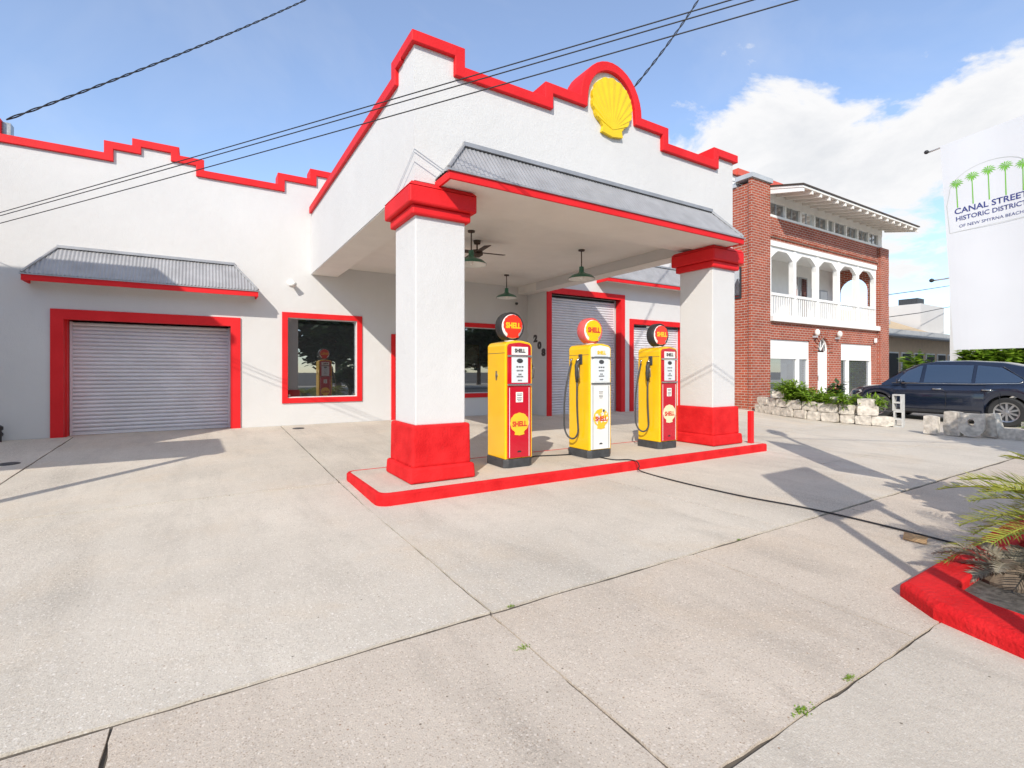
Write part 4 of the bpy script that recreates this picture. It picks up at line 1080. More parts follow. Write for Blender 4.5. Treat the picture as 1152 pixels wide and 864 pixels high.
def car(loc, rz, label):
    t = empty('parked_car', loc, label, 'car', rz=rz); T = Matrix.Translation(loc) @ Matrix.Rotation(rz, 4, 'Z')
    # local frame: +Y forward, X right; length 4.75

    def fin(mb, name, m, parent, **k):
        mb.v = [tuple(T @ Vector(v)) for v in mb.v]; return mb.out(name, m, parent, **k)
    yf, yr = 1.42, -1.42; RW = .37; RA = .43
    tip, tail = 2.33, -2.42

    def interp(pts, y):
        for (a, va), (b, vb) in zip(pts, pts[1:]):
            if a <= y <= b:
                k = (y - a) / (b - a); k = k * k * (3 - 2 * k) if False else k
                return va + (vb - va) * k
        return pts[-1][1] if y > pts[-1][0] else pts[0][1]
    ztop = [(-2.42, .95), (-2.3, 1.03), (-1.6, 1.07), (-.2, 1.045), (.95, 1.03), (1.4, 1.01), (1.9, .94), (2.2, .84), (2.33, .70)]
    wid = [(-2.42, .72), (-2.3, .84), (-1.9, .92), (-1.2, .945), (1.3, .945), (1.8, .91), (2.1, .82), (2.26, .68), (2.33, .5)]

    def zlow(y):
        z = .27 if -2.1 < y < 2.1 else .27 + (abs(y) - 2.1) * .5
        for c in (yf, yr):
            if abs(y - c) < RA: z = max(z, .37 + math.sqrt(RA * RA - (y - c) ** 2))
        return z
    ys = sorted(set([tail + (tip - tail) * i / 70 for i in range(71)] + [c + s * RA * .999 for c in (yf, yr) for s in (-1, 1)] + [c + s * RA * 1.002 for c in (yf, yr) for s in (-1, 1)]))
    V = []; m = 9
    for y in ys:
        zl, zt, w = zlow(y), interp(ztop, y), interp(wid, y)
        sec = [(w * .55, zl), (w * .955, zl), (w * .985, zl + (zt - zl) * .2), (w, zl + (zt - zl) * .5), (w * .985, zl + (zt - zl) * .78), (w * .955, zl + (zt - zl) * .93), (w * .89, zt), (w * .5, zt + .025), (0, zt + .035)]
        for s in (-1, 1):
            for x, z in sec: V.append((s * x, y, z))
    F = []; st = 2 * m
    for i in range(len(ys) - 1):
        for s in (0, 1):
            for k in range(m - 1):
                a = i * st + s * m + k; F.append((a, a + 1, a + st + 1, a + st))
    for i in (0, len(ys) - 1): F.append(tuple(i * st + k for k in range(m)) + tuple(i * st + m + k for k in reversed(range(m))))
    body = fin(MB().poly(V, F), 'body', M_CARP, t, auto=50)
    # greenhouse
    roof = [(-2.25, 1.07), (-2.1, 1.28), (-1.8, 1.5), (-1.3, 1.63), (-.6, 1.685), (.1, 1.685), (.45, 1.63), (.8, 1.45), (1.32, 1.06)]
    V = []; ys2 = [-2.25 + 3.57 * i / 40 for i in range(41)]
    gw = lambda y, z: .875 - (z - 1.03) * .33 - max(0, (-1.6 - y)) * .12
    for y in ys2:
        zr = interp(roof, y); zb = interp(ztop, y) - .01
        for s in (-1, 1):
            wt = gw(y, zr)
            V += [(s * gw(y, zb), y, zb), (s * (wt + .004), y, zb + (zr - zb) * .93), (s * wt * .93, y, zr), (s * wt * .5, y, zr + .02), (0, y, zr + .025)]
    F = []
    for i in range(40):
        for s in (0, 1):
            for k in range(4): a = i * 10 + s * 5 + k; F.append((a, a + 1, a + 11, a + 10))
    F += [(0, 1, 2, 3, 4, 9, 8, 7, 6, 5), tuple(400 + q for q in (0, 1, 2, 3, 4, 9, 8, 7, 6, 5))]
    fin(MB().poly(V, F), 'cabin', M_CARP, t, auto=50)
    for s in (-1, 1):
        wins = [[(.98, 1.10), (.40, 1.10), (.36, 1.57), (.42, 1.57), (.72, 1.42)], [(.30, 1.10), (-.72, 1.10), (-.74, 1.57), (.27, 1.60)], [(-.80, 1.10), (-1.62, 1.13), (-1.72, 1.19), (-1.3, 1.5), (-.82, 1.57)]]
        for wv in wins:
            P = [(s * (gw(y, z) + .008), y, z) for y, z in wv]
            fin(MB().poly(P, [tuple(range(len(P)))]), 'side_window', M_CARG, t)
        loop = [(1.06, 1.075), (.36, 1.075), (-.76, 1.075), (-1.64, 1.105), (-1.77, 1.18), (-1.32, 1.53)]
        fin(MB().tube([(s * (gw(y, z) + .012), y, z) for y, z in loop], .012, 6), 'window_trim', M_CHR, t, smooth=True)
        for y in (.33, -.77): fin(MB().box(min(s * .0, 0), 0, 0, 0, 0, 0), 'pillar_trim', M_BLK, t) if False else None
        for y in (-.02, -1.05):
            fin(MB().tube([(s * .93, y + .11, .92), (s * .965, y + .07, .925), (s * .965, y - .07, .925), (s * .93, y - .11, .92)], .017, 6), 'door_handle', M_CHR, t, smooth=True)
        mr = fin(MB().lathe([(0, -.11), (.07, -.1), (.09, 0), (.07, .1), (0, .11)], (s * 1.02, .82, 1.13), 10, Matrix.Rotation(PI / 2, 3, 'Y') @ Matrix.Diagonal((.85, .8, 1))), 'wing_mirror', M_CARP, t, smooth=True)
        fin(MB().poly([(s * .66, 2.14, .80), (s * .90, 1.86, .86), (s * .91, 1.82, .80), (s * .86, 2.0, .70), (s * .67, 2.2, .70)], [(0, 1, 2, 3, 4)]), 'headlight', M_LWHT, t)
        fin(MB().box(s * .955 - .01, s * .955 + .01, -.93, .95, .30, .36), 'sill_trim', M_BLK, t)
        for yy in (.95, -.22, -1.3): 
            fin(MB().box(s * .951 - .004, s * .951 + .004, yy - .004, yy + .004, .45, .86), 'door_gap', M_BLK, t)
        for c in (yf, yr):
            Rw = Matrix.Rotation(s * PI / 2, 3, 'Y')
            ww = fin(MB().lathe([(.24, -.1), (.34, -.115), (RW, -.085), (RW, .085), (.34, .115), (.24, .1)], (s * .83, c, RW), 36, Rw), 'wheel', M_TYRE, t, auto=40)
            rm = MB().lathe([(.25, .09), (.235, .10), (.225, .05), (0, .04)], (s * .83, c, RW), 30, Rw)
            ro = fin(rm, 'rim', M_BASE, ww, auto=40)
            sp = MB()
            for k in range(10):
                Mx = Matrix.Translation((s * .83, c, RW)) @ Rw.to_4x4() @ Matrix.Rotation(k * 2 * PI / 10, 4, 'Z')
                sp.box(.03, .24, -.022, .022, .045, .088, Mx)
            sp.lathe([(0, .1), (.05, .095), (.06, .06)], (s * .83, c, RW), 16, Rw); sp.lathe([(.222, .09), (.25, .105), (.255, .09)], (s * .83, c, RW), 30, Rw)
            fin(sp, 'spokes', M_RIM, ww)
    fin(MB().poly([(-.70, .80, 1.48), (.70, .80, 1.48), (.80, 1.3, 1.085), (-.80, 1.3, 1.085)], [(0, 1, 2, 3)]), 'windscreen', M_CARG, t)
    fin(MB().box(-.55, .55, 2.25, 2.335, .48, .70), 'grille', M_BLK, t, bevel=.03)
    fin(MB().box(-.8, .8, -2.0, 2.0, .22, .5), 'underbody', M_BLK, t)
    for y in (.25, -.75):
        for s in (-1, 1): fin(MB().box(s * .4 - .22, s * .4 + .22, y - .1, y + .05, .6, 1.35), 'seat', M_CAPG, t, bevel=.05)
    return t


car((18.15, 5.45, -.005), 0, 'dark navy sport utility car parked behind the stone planter')

# ------------------------------------------------------------------ stone block planter and loose blocks


def rock_block(name, c, s, rz, m, parent, seed, tilt=0):
    """rough split-face block with an uneven outline"""
    bm = bmesh.new(); bmesh.ops.create_cube(bm, size=1); bmesh.ops.subdivide_edges(bm, edges=bm.edges, cuts=2, use_grid_fill=True)
    for v in bm.verts:
        p = Vector((v.co.x * s[0], v.co.y * s[1], v.co.z * s[2]))
        p *= 1 - .05 * (abs(v.co.x) > .49) * (abs(v.co.z) > .49)
        nn = noise.noise_vector((p.x * 7 + seed * 3.1, p.y * 7 + seed, p.z * 7)) * .022
        v.co = p + nn
    me = bpy.data.meshes.new(name); bm.to_mesh(me); bm.free()
    me.transform(Matrix.Translation(c) @ Matrix.Rotation(rz, 4, 'Z') @ Matrix.Rotation(tilt, 4, 'Y'))
    return link(name, me, m, parent)


pl = empty('stone_planter', (14.6, 7.4, .05), 'low planter of rough pale stone blocks in front of the brick building', 'planter')
path = [(14.95, 9.25), (14.62, 8.4), (14.40, 7.5), (14.35, 6.7), (14.45, 6.0), (14.62, 5.72)]
kk = 0
for course in range(2):
    pos = []
    # walk along the path
    cum = [0]
    for a, b in zip(path, path[1:]): cum.append(cum[-1] + (Vector(b) - Vector(a)).length)
    L_ = cum[-1]; d = .1 * course + .02
    while d < L_ - .1:
        ln = rnd.uniform(.34, .52); mid = min(d + ln / 2, L_)
        for i in range(len(cum) - 1):
            if cum[i] <= mid <= cum[i + 1]:
                q = (mid - cum[i]) / (cum[i + 1] - cum[i]); p = Vector(path[i]).lerp(Vector(path[i + 1]), q); tg = Vector(path[i + 1]) - Vector(path[i]); break
        if not (course == 1 and rnd.random() < .06):
            rock_block('stone_block', (p.x + rnd.uniform(-.015, .015), p.y, gz(p.y) + .13 + course * .245), (ln - .02, .24, .24), math.atan2(tg.y, tg.x) + rnd.uniform(-.05, .05), M_BLOCK, pl, kk)
        kk += 1; d += ln
for (x, y, z) in ((14.40, 6.62, .62), (14.5, 6.0, .60), (14.55, 8.3, .72)): rock_block('stone_block', (x, y, z), (.36, .26, .2), 1.6 + rnd.uniform(-.2, .2), M_BLOCK, pl, kk); kk += 1
add('planter_soil', [(15.0, 9.2, .35), (14.7, 8.3, .35), (14.5, 7.4, .35), (14.5, 6.0, .35), (15.6, 5.7, .35), (15.9, 9.2, .35)], [(0, 1, 2, 3, 4, 5)], M_MULCH, pl)


def hollow_block(loc, rz, label):
    t = empty('hollow_block', loc, label, 'concrete block', rz=rz)
    xs = [-.2, -.165, -.02, .02, .165, .2]; zs = [0, .0]
    mb = MB(); s = .1
    # stood on end: cells open to the front
    zz = [0, .035, .185, .225, .375, .41]; xx = [-.1, -.065, .065, .1]
    T = Matrix.Translation(loc) @ Matrix.Rotation(rz, 4, 'Z')
    g = MB(); grid_wall(g, xx, zz, lambda x, z: not (-.065 < x < .065 and (.035 < z < .185 or .225 < z < .375)), -.1, .1)
    g.v = [tuple(T @ Vector(v)) for v in g.v]
    g.out('shell', M_CMU, t); return t


hollow_block((14.80, 5.42, .005), -PI / 2 + .2, 'hollow concrete block stood on end at the planter corner')
hollow_block((14.82, 5.44, .418), -PI / 2 + .05, 'hollow concrete block stacked on top at the planter corner')

# loose decorative blocks left by the car
slabs = [((13.72, 4.42, .22), (.26, .14, .40), 1.45, 'square topped pale block, leftmost of the loose blocks'),
         ((13.86, 4.08, .27), (.30, .16, .52), 1.35, 'tall pale block leaning beside the holed block')]
for i, (c, s, rz, lb) in enumerate(slabs):
    tag(rock_block('loose_block', c, s, rz, M_BLOCK, None, 40 + i), lb, 'stone block', 'loose blocks near the car')
sb = empty('holed_block', (13.85, 3.78, 0), 'rounded pale block with a round hole through its face', 'stone block', 'loose blocks near the car')
P = []
for i in range(25):
    a = PI + PI * i / 24; P.append((.21 * math.cos(a), .22 + .20 * math.sin(a)))
outer_ = [(-.21, .50)] + P + [(.21, .50)]
hole = [(.055 * math.cos(2 * PI * i / 20), .32 + .075 * math.sin(2 * PI * i / 20)) for i in range(20)]
Tm = Matrix.Translation((13.85, 3.78, 0.005)) @ Matrix.Rotation(-PI / 2 + .12, 4, 'Z')
tri = tessellate_polygon([[Vector((p[0], p[1], 0)) for p in outer_], [Vector((p[0], p[1], 0)) for p in hole]])
allp = outer_ + hole; n_ = len(allp)
V = [Tm @ Vector((p[0], -.08, p[1])) for p in allp] + [Tm @ Vector((p[0], .08, p[1])) for p in allp]
F = [tuple(t) for t in tri] + [tuple(i + n_ for i in t) for t in tri]
no = len(outer_)
F += [(i, (i + 1) % no, n_ + (i + 1) % no, n_ + i) for i in range(no)] + [(no + i, no + (i + 1) % 20, n_ + no + (i + 1) % 20, n_ + no + i) for i in range(20)]
add('block_body', V, F, M_BLOCK, sb)
o = rock_block('loose_block', (14.12, 3.55, .26), (.34, .16, .50), 1.2, M_BLOCK, None, 47, .15); tag(o, 'weathered block tilted behind the holed block', 'stone block', 'loose blocks near the car')
o = rock_block('loose_block', (14.15, 3.15, .11), (.55, .3, .22), 1.5, M_BLOCK, None, 48); tag(o, 'low wide stone right of the holed block', 'stone block', 'loose blocks near the car')
o = rock_block('loose_block', (14.6, 2.98, .22), (.3, .3, .26), 1.2, M_BLOCK, None, 49); tag(o, 'square stone beside the grass tuft at the right edge', 'stone block', 'loose blocks near the car')


# ------------------------------------------------------------------ plants
def leafy(name, loc, label, cat, rad, h, n, m, size, seed, group=None, stems=9, asp=.28, droop=0):
    r = random.Random(seed); t = empty(name, loc, label, cat, group); b = Vector(loc); mb = MB(); sm = MB()
    for i in range(stems):
        a = r.uniform(0, 2 * PI); q = r.uniform(.25, 1); tip = b + Vector((math.cos(a) * rad[0] * q, math.sin(a) * rad[1] * q, h * r.uniform(.55, 1.05)))
        mid = b.lerp(tip, .5) + Vector((0, 0, h * .2))
        pts = [b, mid, tip]; sm.tube(pts, lambda k: .007 - .004 * k, 5)
        for k in range(n // stems):
            q = r.uniform(.15, 1.05); p = b.lerp(mid, q * 2) if q < .5 else mid.lerp(tip, q * 2 - 1)
            p = p + Vector((r.gauss(0, .06), r.gauss(0, .06), r.gauss(0, .04)))
            d = Vector((math.cos(a) + r.uniform(-.9, .9), math.sin(a) + r.uniform(-.9, .9), r.uniform(-.6, .5) - droop)).normalized()
            s = size * r.uniform(.6, 1.4); w = d.cross(Vector((r.uniform(-.3, .3), r.uniform(-.3, .3), 1))).normalized() * s * asp
            mb.poly([p, p + d * s * .45 + w, p + d * s, p + d * s * .45 - w], [(0, 1, 2, 3)])
    mb.out('foliage', m, t); sm.out('stem', M_BARK, t)
    return t


leafy('fern_plant', (14.62, 8.05, .38), 'tall bright green fern at the left end of the stone planter', 'plant', (.45, .5, 0), .7, 1900, M_LEAF, .17, 1, 'ferns in the stone planter', stems=22, asp=.18)
leafy('fern_plant', (14.5, 7.3, .36), 'spreading fern spilling over the middle of the stone planter', 'plant', (.45, .6, 0), .48, 1900, M_LEAF, .16, 2, 'ferns in the stone planter', stems=22, asp=.18)
leafy('fern_plant', (14.52, 6.55, .36), 'low fern below the entrance door in the stone planter', 'plant', (.4, .5, 0), .4, 1400, M_LEAF, .15, 3, 'ferns in the stone planter', stems=18, asp=.18)
leafy('fern_plant', (14.75, 6.0, .36), 'small fern beside the hollow blocks in the stone planter', 'plant', (.3, .35, 0), .4, 800, M_LEAF, .13, 4, 'ferns in the stone planter', stems=14, asp=.18)
leafy('spiky_plant', (15.0, 7.0, .36), 'darker upright sprig rising behind the planter ferns', 'plant', (.25, .25, 0), .8, 160, M_LEAFD, .2, 5, stems=6)
leafy('grass_tuft', (14.5, 2.75, 0), 'bright green tuft among the loose stones at the right edge', 'grass', (.35, .35, 0), .45, 600, M_LEAF, .14, 6, stems=20, asp=.12)
for i, (x, y, s, lb) in enumerate(((1.37, 2.10, .022, 'tiny weed in the joint nearest the middle of the forecourt'), (2.50, 1.11, .022, 'small weed in the joint at the lower right'), (2.09, 1.10, .028, 'larger weed patch in the lower right joint'), (3.78, 2.5, .016, 'small weed in the long joint right of the middle'), (1.55, 2.51, .016, 'speck of weed where the long joints cross'))):
    r = random.Random(60 + i); mb = MB(); pts = [(x + r.gauss(0, s * .8), y + r.gauss(0, s * .45), r.uniform(0, s * .35)) for k in range(90)]
    leaf_cloud(mb, pts, s * .42, r, .3, .7); tag(mb.out('joint_weed', M_LEAF), lb, 'weed', 'weeds in the paving joints')

# bush line and tree beyond the car
for i, (x, y, lb) in enumerate(((27.9, 7.55, 'green bush behind the car roof, left of the row'), (28.2, 6.7, 'green bush behind the car roof, middle of the row'), (28.5, 5.8, 'green bush behind the car roof, at the right edge'))):
    leafy('bush', (x, y, .05), lb, 'bush', (.75, .75, 0), 2.5 + .12 * i, 2600, M_LEAF, .3, 20 + i, 'bushes behind the car', stems=40, asp=.3)
leafy('young_tree', (31, 10.4, .1), 'pale green young tree in front of the tan building', 'tree', (.8, .8, 0), 2.2, 800, M_LEAF, .35, 30, stems=26, asp=.3)


# sago palm in the red kerbed bed, fronds reaching into the frame
def palm(name, loc, label, nf, ln, seed, m=M_FROND, h=.25, group=None, lift=.9, leaf=.17, pairs=46):
    r = random.Random(seed); t = empty(name, loc, label, 'palm', group); b = Vector(loc)
    MB().lathe([(.0, -.05), (.13, -.05), (.15, h * .4), (.12, h), (.05, h + .08), (0, h + .1)], loc, 14).out('trunk', M_BARK, t)
    c = b + Vector((0, 0, h))
    for i in range(nf):
        a = 2 * PI * (i * .381966) + r.uniform(-.15, .15); up = lift * (1 - i / nf * .95) + r.uniform(-.08, .08); L0 = ln * r.uniform(.8, 1.1)
        pts = []; p = c.copy(); ang = math.atan(up * 1.3) + .1
        hd_ = Vector((math.cos(a), math.sin(a), 0))
        for k in range(15):
            pts.append(p.copy()); p = p + (hd_ * math.cos(ang) + Vector((0, 0, math.sin(ang)))) * L0 / 14; ang -= .075 + .02 * r.random()
        fr = MB(); fr.tube(pts, lambda q: .009 - .006 * q, 5)
        for k in range(pairs):
            q = .12 + .88 * k / pairs; f = q * 14; j = min(13, int(f)); pt = pts[j].lerp(pts[j + 1], f - j); tg = (pts[j + 1] - pts[j]).normalized(); sd_ = tg.cross(Vector((0, 0, 1))).normalized(); nn = sd_.cross(tg)
            l = leaf * math.sin(PI * min(1, .15 + q * .83)) ** .6 * r.uniform(.85, 1.1)
            for s in (-1, 1):
                d = (sd_ * s * .8 + tg * .62 + nn * r.uniform(.1, .45)).normalized(); w = tg * .0042
                e = pt + d * l + Vector((0, 0, -.02 * r.random()))
                fr.poly([pt - w, pt + w, pt + d * l * .6 + w, e, pt + d * l * .6 - w], [(0, 1, 2, 3, 4)])
        fr.out('frond', m, t)
    return t


bed = empty('kerbed_bed', (5, .4, 0), 'planting bed edged by a thick red painted concrete kerb', 'planting bed')
ko = [(3.34, -1.6), (3.385, .72), (3.50, 1.12), (3.69, 1.35), (6.9, 1.42), (6.9, -1.6)]
ki = [(3.66, -1.6), (3.68, .70), (3.74, .96), (3.86, 1.12), (6.7, 1.18), (6.7, -1.6)]
n = len(ko)
V = [(x, y, -.02) for x, y in ko] + [(x, y, .07) for x, y in ko] + [(x + (x2 - x) * .15, y + (y2 - y) * .15, .095) for (x, y), (x2, y2) in zip(ko, ki)] + [(x, y, .11) for x, y in ki] + [(x, y, .0) for x, y in ki]
F = [(q * n + i, q * n + i + 1, (q + 1) * n + i + 1, (q + 1) * n + i) for q in range(4) for i in range(n - 1)]
MB().poly(V, F).out('kerb', M_REDK, bed, bevel=.014)
add('bed_soil', [(x, y, .05) for x, y in ki], [tuple(range(n))], M_MULCH, bed)
palm('sago_palm', (4.80, .60, .06), 'yellowing feathery palm leaning over the red kerb at the right', 38, .92, 3, h=.3, leaf=.22, pairs=40)
palm('sago_palm', (4.0, -.95, .05), 'smaller feathery palm at the near end of the red kerbed bed', 20, .8, 5, h=.3, lift=.7, leaf=.2)
palm('dry_palm', (4.35, 1.0, .05), 'small grey dried palm tuft inside the red kerb', 12, .38, 9, M_DRY, h=.06, leaf=.09)

# ------------------------------------------------------------------ banner on a lamp post (post stands just outside the frame)
PX_, PY_ = 5.9, 1.02
post = empty('lamp_post', (PX_, PY_, 0), 'dark street lamp post beside the red kerbed bed', 'lamp post')
MB().lathe([(0, 0), (.12, 0), (.12, .25), (.075, .35), (.055, .5), (.045, 4.3), (.06, 4.32), (.06, 4.4), (.03, 4.42), (0, 4.42)], (PX_, PY_, .04), 20).out('pole', M_POLE, post, auto=40)
MB().lathe([(.05, 4.44), (.14, 4.5), (.17, 4.8), (.10, 4.86), (.13, 4.9), (.03, 5.05), (0, 5.1)], (PX_, PY_, .04), 16).out('lantern', M_LWHT, post, smooth=True)
ZT, ZB = 3.52, 1.60; VOFF = .70; Y1 = 1.83
for z, yy in ((ZT + .0, Y1 + .10), (2.28, Y1 + .06)):
    a = tube('banner_arm', [(PX_ + .02, PY_, z + (.08 if z > 3 else .02)), (PX_ + .02, yy, z - .01)], .008, M_BWHT, post)
    MB().lathe([(0, -.02), (.014, -.014), (.02, 0), (.014, .014), (0, .02)], (PX_, yy + .01, z - .01), 10).out('finial', M_BLK, a, smooth=True)
bn = empty('street_banner', (PX_, 1.4, 2.3), 'white street banner with green palm trees and navy lettering', 'banner')


def bsurf(u, v):
    """banner surface: u 0 at the free edge .. 1 at the post, v 0 bottom .. 1 top"""
    y = Y1 - u * (Y1 - PY_ - .06) - (1 - v) * .10 * (1 - u)
    z = ZB + v * (ZT - ZB) + .07 * u * v
    x = PX_ - .012 - .006 * math.sin(v * 5 + u * 3) * (1 - v * .8) - .004 * math.sin(u * 7 + 1)
    return Vector((x, y, z))


V = [bsurf(i / 12, j / 16) for i in range(13) for j in range(17)]
F = [(i * 17 + j, i * 17 + j + 1, (i + 1) * 17 + j + 1, (i + 1) * 17 + j) for i in range(12) for j in range(16)]
bo = add('cloth', V, F, M_BANN, bn)
sm_ = bo.modifiers.new('thickness', 'SOLIDIFY'); sm_.thickness = .002
bw_ = Y1 - PY_ - .06; bh_ = ZT - ZB


def bflat(pts, faces, m, name, parent, d=.004):
    """flat print following the cloth: pts in banner metres, u from free edge, v from bottom"""
    V = []
    for u, v in pts:
        p = bsurf(u / bw_, (v + VOFF) / bh_); V.append((p.x - d, p.y, p.z))
    return add(name, V, faces, m, parent)


def btext(body, size, u, v, m, bold=0, sx=1.0):
    me = text_mesh(body, size, 0, 'CENTER', bold)
    bm = bmesh.new(); bm.from_mesh(me); bmesh.ops.triangulate(bm, faces=bm.faces); bm.to_mesh(me); bm.free()
    for q in me.vertices:
        uu = u + q.co.x * sx; vv = v + q.co.y; p = bsurf(uu / bw_, (vv + VOFF) / bh_); q.co = (p.x - .004, p.y, p.z)
    return link('lettering', me, m, bo)


cu_ = .325
for i in range(5):
    uu = .10 + i * .112; vt = .80 + .055 * math.sin(PI * (i + .6) / 5.2)
    vb_ = .60
    V = [(uu - .004, vb_), (uu + .004, vb_), (uu + .003, vt), (uu - .003, vt)]; F = [(0, 1, 2, 3)]
    for k in range(13):
        a = 2 * PI * k / 13 + .2; l = .056 * (1 if math.sin(a) > -.3 else .8); n0 = len(V)
        ca, sa = math.cos(a), math.sin(a); V += [(uu, vt), (uu + ca * l * .6 - sa * .0045, vt + sa * l * .55 + ca * .0045 + .006), (uu + ca * l, vt + sa * l * .85 - .004), (uu + ca * l * .6 + sa * .0045, vt + sa * l * .55 - ca * .0045 + .006)]
        F.append((n0, n0 + 1, n0 + 2, n0 + 3))
    bflat(V, F, M_GRN, 'printed_palm', bo)
btext('CANAL STREET', .072, cu_, .565, M_NAVY, .0012, 1.02)
btext('HISTORIC DISTRICT', .056, cu_, .495, M_NAVY, .0008, .98)
btext('OF NEW SMYRNA BEACH', .037, cu_, .425, M_NAVY, 0, 1.05)
V = []; F = []
bord = [(.03, .38), (.02, .64), (.045, .75)] + [(.325 - .28 * math.cos(PI * i / 16), .75 + .19 * math.sin(PI * i / 16)) for i in range(1, 16)] + [(.605, .75), (.62, .64), (.62, .38), (.03, .38)]
for (a, b) in zip(bord, bord[1:]):
    t_ = (Vector(b) - Vector(a)).normalized() * .0018; n0 = len(V); V += [(a[0] - t_.y, a[1] + t_.x), (b[0] - t_.y, b[1] + t_.x), (b[0] + t_.y, b[1] - t_.x), (a[0] + t_.y, a[1] - t_.x)]; F.append((n0, n0 + 1, n0 + 2, n0 + 3))
bflat(V, F, M_PGREY, 'printed_border', bo, .0035)

# two-legged sign behind the camera's right, seen only by its shadow
tsn = empty('post_sign', (2.95, -.3, 0), 'plain rectangular sign board on two steel posts beside the bed', 'sign')
for x in (2.54, 3.4): box('post', x - .035, x + .035, -.335, -.265, -.02, 3.6, M_POLE, tsn)
box('board', 2.45, 3.55, -.33, -.272, 2.38, 3.75, M_BWHT, tsn)


# ------------------------------------------------------------------ trees beyond the frame: their shade falls on the lot, and the glass mirrors those across the street
def tree(loc, label, h, rad, seed, n=3500, size=.16, m=M_LEAFD, group='trees outside the frame', trunk=.1):
    r = random.Random(seed); t = empty('shade_tree', loc, label, 'tree', group); b = Vector(loc)
    tk = MB().tube([b, b + Vector((.05, 0, h * .35)), b + Vector((0, .06, h * .7))], lambda q: trunk * (1 - .6 * q), 8)
    clumps = []
    for i in range(26):
        d = Vector((r.gauss(0, 1), r.gauss(0, 1), r.gauss(0, .8))).normalized() * r.uniform(.35, .9)
        clumps.append(b + Vector((0, 0, h - rad)) + d * rad)
    for c in clumps[:9]: tk.tube([b + Vector((0, 0, h * .45)), c], lambda q: trunk * .4 * (1 - .7 * q), 5)
    tk.out('trunk', M_BARK, t)
    mb = MB(); pts = []
    for i in range(n):
        c = r.choice(clumps); d = Vector((r.gauss(0, 1), r.gauss(0, 1), r.gauss(0, 1))).normalized() * rad * .38 * r.random() ** .4
        pts.append(c + d)
    leaf_cloud(mb, pts, size, r, .5, .8); mb.out('crown', m, t)
    return t


tree((5.75, .42, .05), 'round topped shrub tree at the far corner of the red kerbed bed', 1.85, .7, 41, 3500, .14)
tree((9.9, -.35, .0), 'small street tree right of the red kerbed bed', 3.9, .95, 42, 3500, .16)
t0 = tree((-9, -22, 0), 'broad dark tree across the street, leftmost', 7.5, 3.2, 43, 6000, .5, trunk=.25, group='trees across the street')
for i, (x, y, rz, s) in enumerate(((-2, -20, 1, 1.05), (4, -23, 2.2, .95), (10, -21, 3.1, 1.1), (17, -22, 4, 1), (-17, -24, 5, 1.1), (25, -23, .6, 1))):
    c = copy_tree(t0); c.location = (x, y, 0); c.rotation_euler.z = rz; c.scale = (s, s, s)
    c['label'] = 'broad dark tree across the street, ' + ('second from the left', 'behind the camera', 'right of centre', 'second from the right', 'at the far left end', 'at the far right end')[i]


# ------------------------------------------------------------------ overhead wires and cable on the ground
def pix(u, v, f):
    """point f metres in front of the camera on the sight line through pixel u,v of the 1152 px photograph"""
    fw = Vector((.528, .849, 0)); rt = Vector((.849, -.528, 0))
    return Vector((0, 0, HCAM)) + fw * f + rt * ((u - 576) / 557 * f) + Vector((0, 0, (418 - v) / 557 * f))


def wire(a, b, r, sag, name, label, m=M_WIRE, ext=.6):
    a, b = Vector(a), Vector(b); e = b + (b - a) * ext; a = a - (b - a) * ((YB - a.y) / (a.y - b.y)); P = []      # from the wall
    for i in range(41):
        q = i / 40; p = a.lerp(e, q); p.z -= sag * 4 * q * (1 - q); P.append(p)
    return tag(tube(name, P, r, m, None, 6), label, 'wire')


LA = pix(-40, 260, 7.7)
wire(LA, pix(862, -6, 4.1), .006, .12, 'overhead_wire', 'lowest of the three thin wires crossing the canopy parapet', ext=.9)
wire(LA + Vector((0, 0, .10)), pix(836, -6, 4.15), .006, .07, 'overhead_wire', 'middle of the three thin wires crossing the canopy parapet', ext=.9)
wire(LA + Vector((0, .05, .16)), pix(800, 0, 4.2), .006, .05, 'overhead_wire', 'uppermost of the three thin wires crossing the canopy parapet', ext=.9)


def twisted(a, b, label, ext=.5, r=.016):
    a, b = Vector(a), Vector(b); e = b + (b - a) * ext; t = empty('service_cable', a, label, 'cable')
    d = (e - a).normalized(); u = d.cross(Vector((0, 0, 1))).normalized(); w = u.cross(d); Ln = (e - a).length
    for k in range(2):
        P = []
        for i in range(160):
            q = i / 159; p = a.lerp(e, q); p.z -= .18 * 4 * q * (1 - q); an = q * Ln * 9 + k * PI
            P.append(p + (u * math.cos(an) + w * math.sin(an)) * r * .9)
        tube('strand', P, r * .7, M_WIRE, t, 6)
    return t


twisted((-2.93, YB + .1, 5.80), pix(334, -2, 14), 'thick twisted black cable rising from the left parapet corner')
MB().box(-3.02, -2.86, YB + .02, YB + .2, 5.5, 5.72).out('cable_bracket', M_STEEL, ST)
twisted((5.45, YF + .45, 5.45), pix(782, -4, 9.5), 'twisted black cable rising from behind the arched parapet', r=.014)
for z0, z1, lb in ((6.6, 7.6, 'upper thin wire in front of the sky right of the brick building'), (5.2, 6.2, 'lower thin wire in front of the sky right of the brick building')):
    tag(tube('distant_wire', [(25.5, 10.5, z0 * .72), (34, 11.5, z0 * .9), (48, 13, z1 * 1.05)], .02, M_WIREG, None, 5), lb, 'wire')

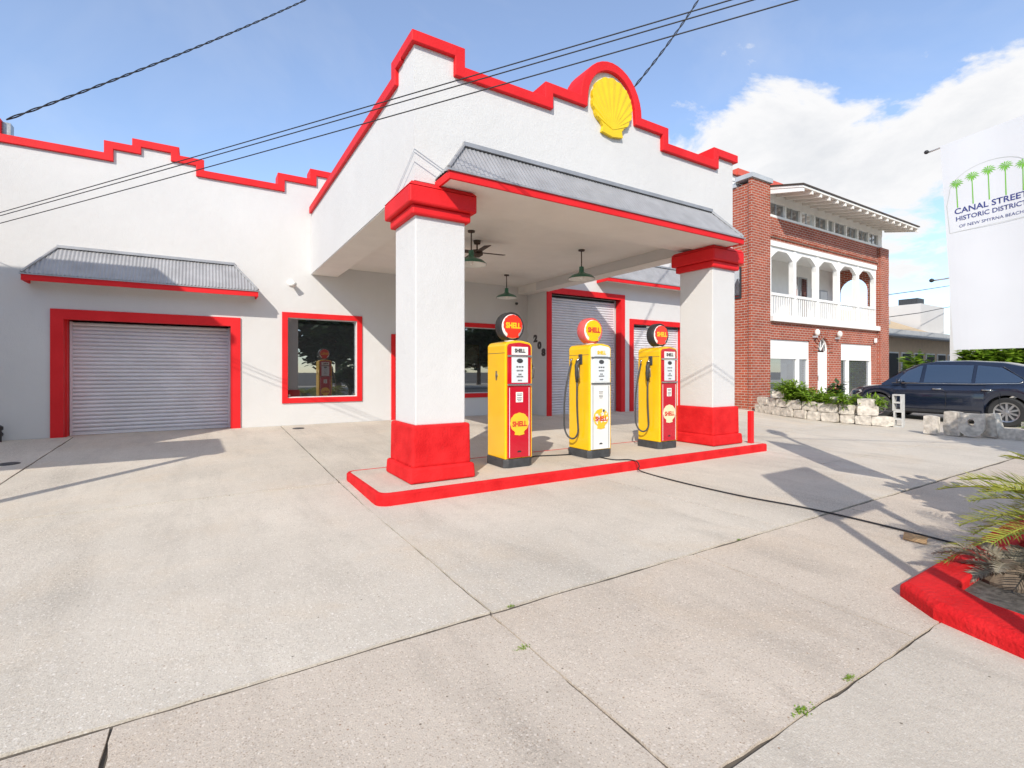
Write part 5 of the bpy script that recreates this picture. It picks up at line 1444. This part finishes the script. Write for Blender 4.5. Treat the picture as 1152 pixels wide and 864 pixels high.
# black hose from the middle pump across the forecourt
cb = []
for u, v, z in ((668, 513, .138), (690, 517, .138), (706, 517, .138), (716, 519, .141), (719, 524, .12), (721, 530, .015), (760, 541, .012), (830, 557, .012), (900, 570, .012), (960, 583, .012), (1030, 600, .012), (1085, 614, .012)):
    fw = 557 * (HCAM - z) / (v - 418); cb.append(pix(u, v, fw))
sm = []
for i in range(len(cb) - 1):
    for k in range(6):
        q = k / 6; p0, p1, p2, p3 = cb[max(0, i - 1)], cb[i], cb[i + 1], cb[min(len(cb) - 1, i + 2)]
        sm.append(.5 * ((2 * p1) + (p2 - p0) * q + (2 * p0 - 5 * p1 + 4 * p2 - p3) * q * q + (3 * p1 - p0 - 3 * p2 + p3) * q ** 3))
sm.append(cb[-1])
tag(tube('ground_cable', sm, .008, M_WIRE), 'black cable running from the middle pump over the kerb to the red bed', 'cable')
P = [(3.85, 5.95, .14), (4.2, 6.1, .137), (4.5, 6.0, .137), (4.75, 5.93, .138)]
tag(tube('ground_cable', P, .009, M_WIRE), 'short black cable lying between the first two pumps', 'cable')

# drain covers, cardboard scrap, standpipe at the wall
for x, y, lb in ((1.70, 11.33, 'small round iron cover in the paving below the shop window'), (-2.28, 9.42, 'small round iron cover in the paving at the left edge')):
    tag(MB().lathe([(0, .012), (.10, .012), (.12, .004), (.12, -.03)], (x, y, gz(y)), 24).out('drain_cover', M_BASE), lb, 'cover')
V = []
for i in range(5):
    a = i / 4
    for j in range(2): V.append((4.93 + .13 * a, 1.62 + .16 * j + .03 * a, .012 + .035 * math.sin(a * PI * .8)))
cbd = add('cardboard_scrap', V, [(2 * i, 2 * i + 1, 2 * i + 3, 2 * i + 2) for i in range(4)], M_CARD, None, True)
sm_ = cbd.modifiers.new('thickness', 'SOLIDIFY'); sm_.thickness = .004
tag(cbd, 'bent scrap of brown cardboard near the red kerb', 'litter')
sp_ = empty('standpipe', (-2.98, 11.72, .2), 'black capped pipe fitting at the foot of the wall, left edge', 'pipe')
MB().tube([(-2.98, 11.85, .32), (-2.98, 11.72, .34)], .05, 12).out('inlet', M_BLK, sp_)
MB().lathe([(0, .2), (.06, .2), (.06, .4), (.08, .41), (.08, .46), (.03, .5), (0, .5)], (-2.98, 11.72, 0), 14).out('pipe', M_BLK, sp_, auto=40)
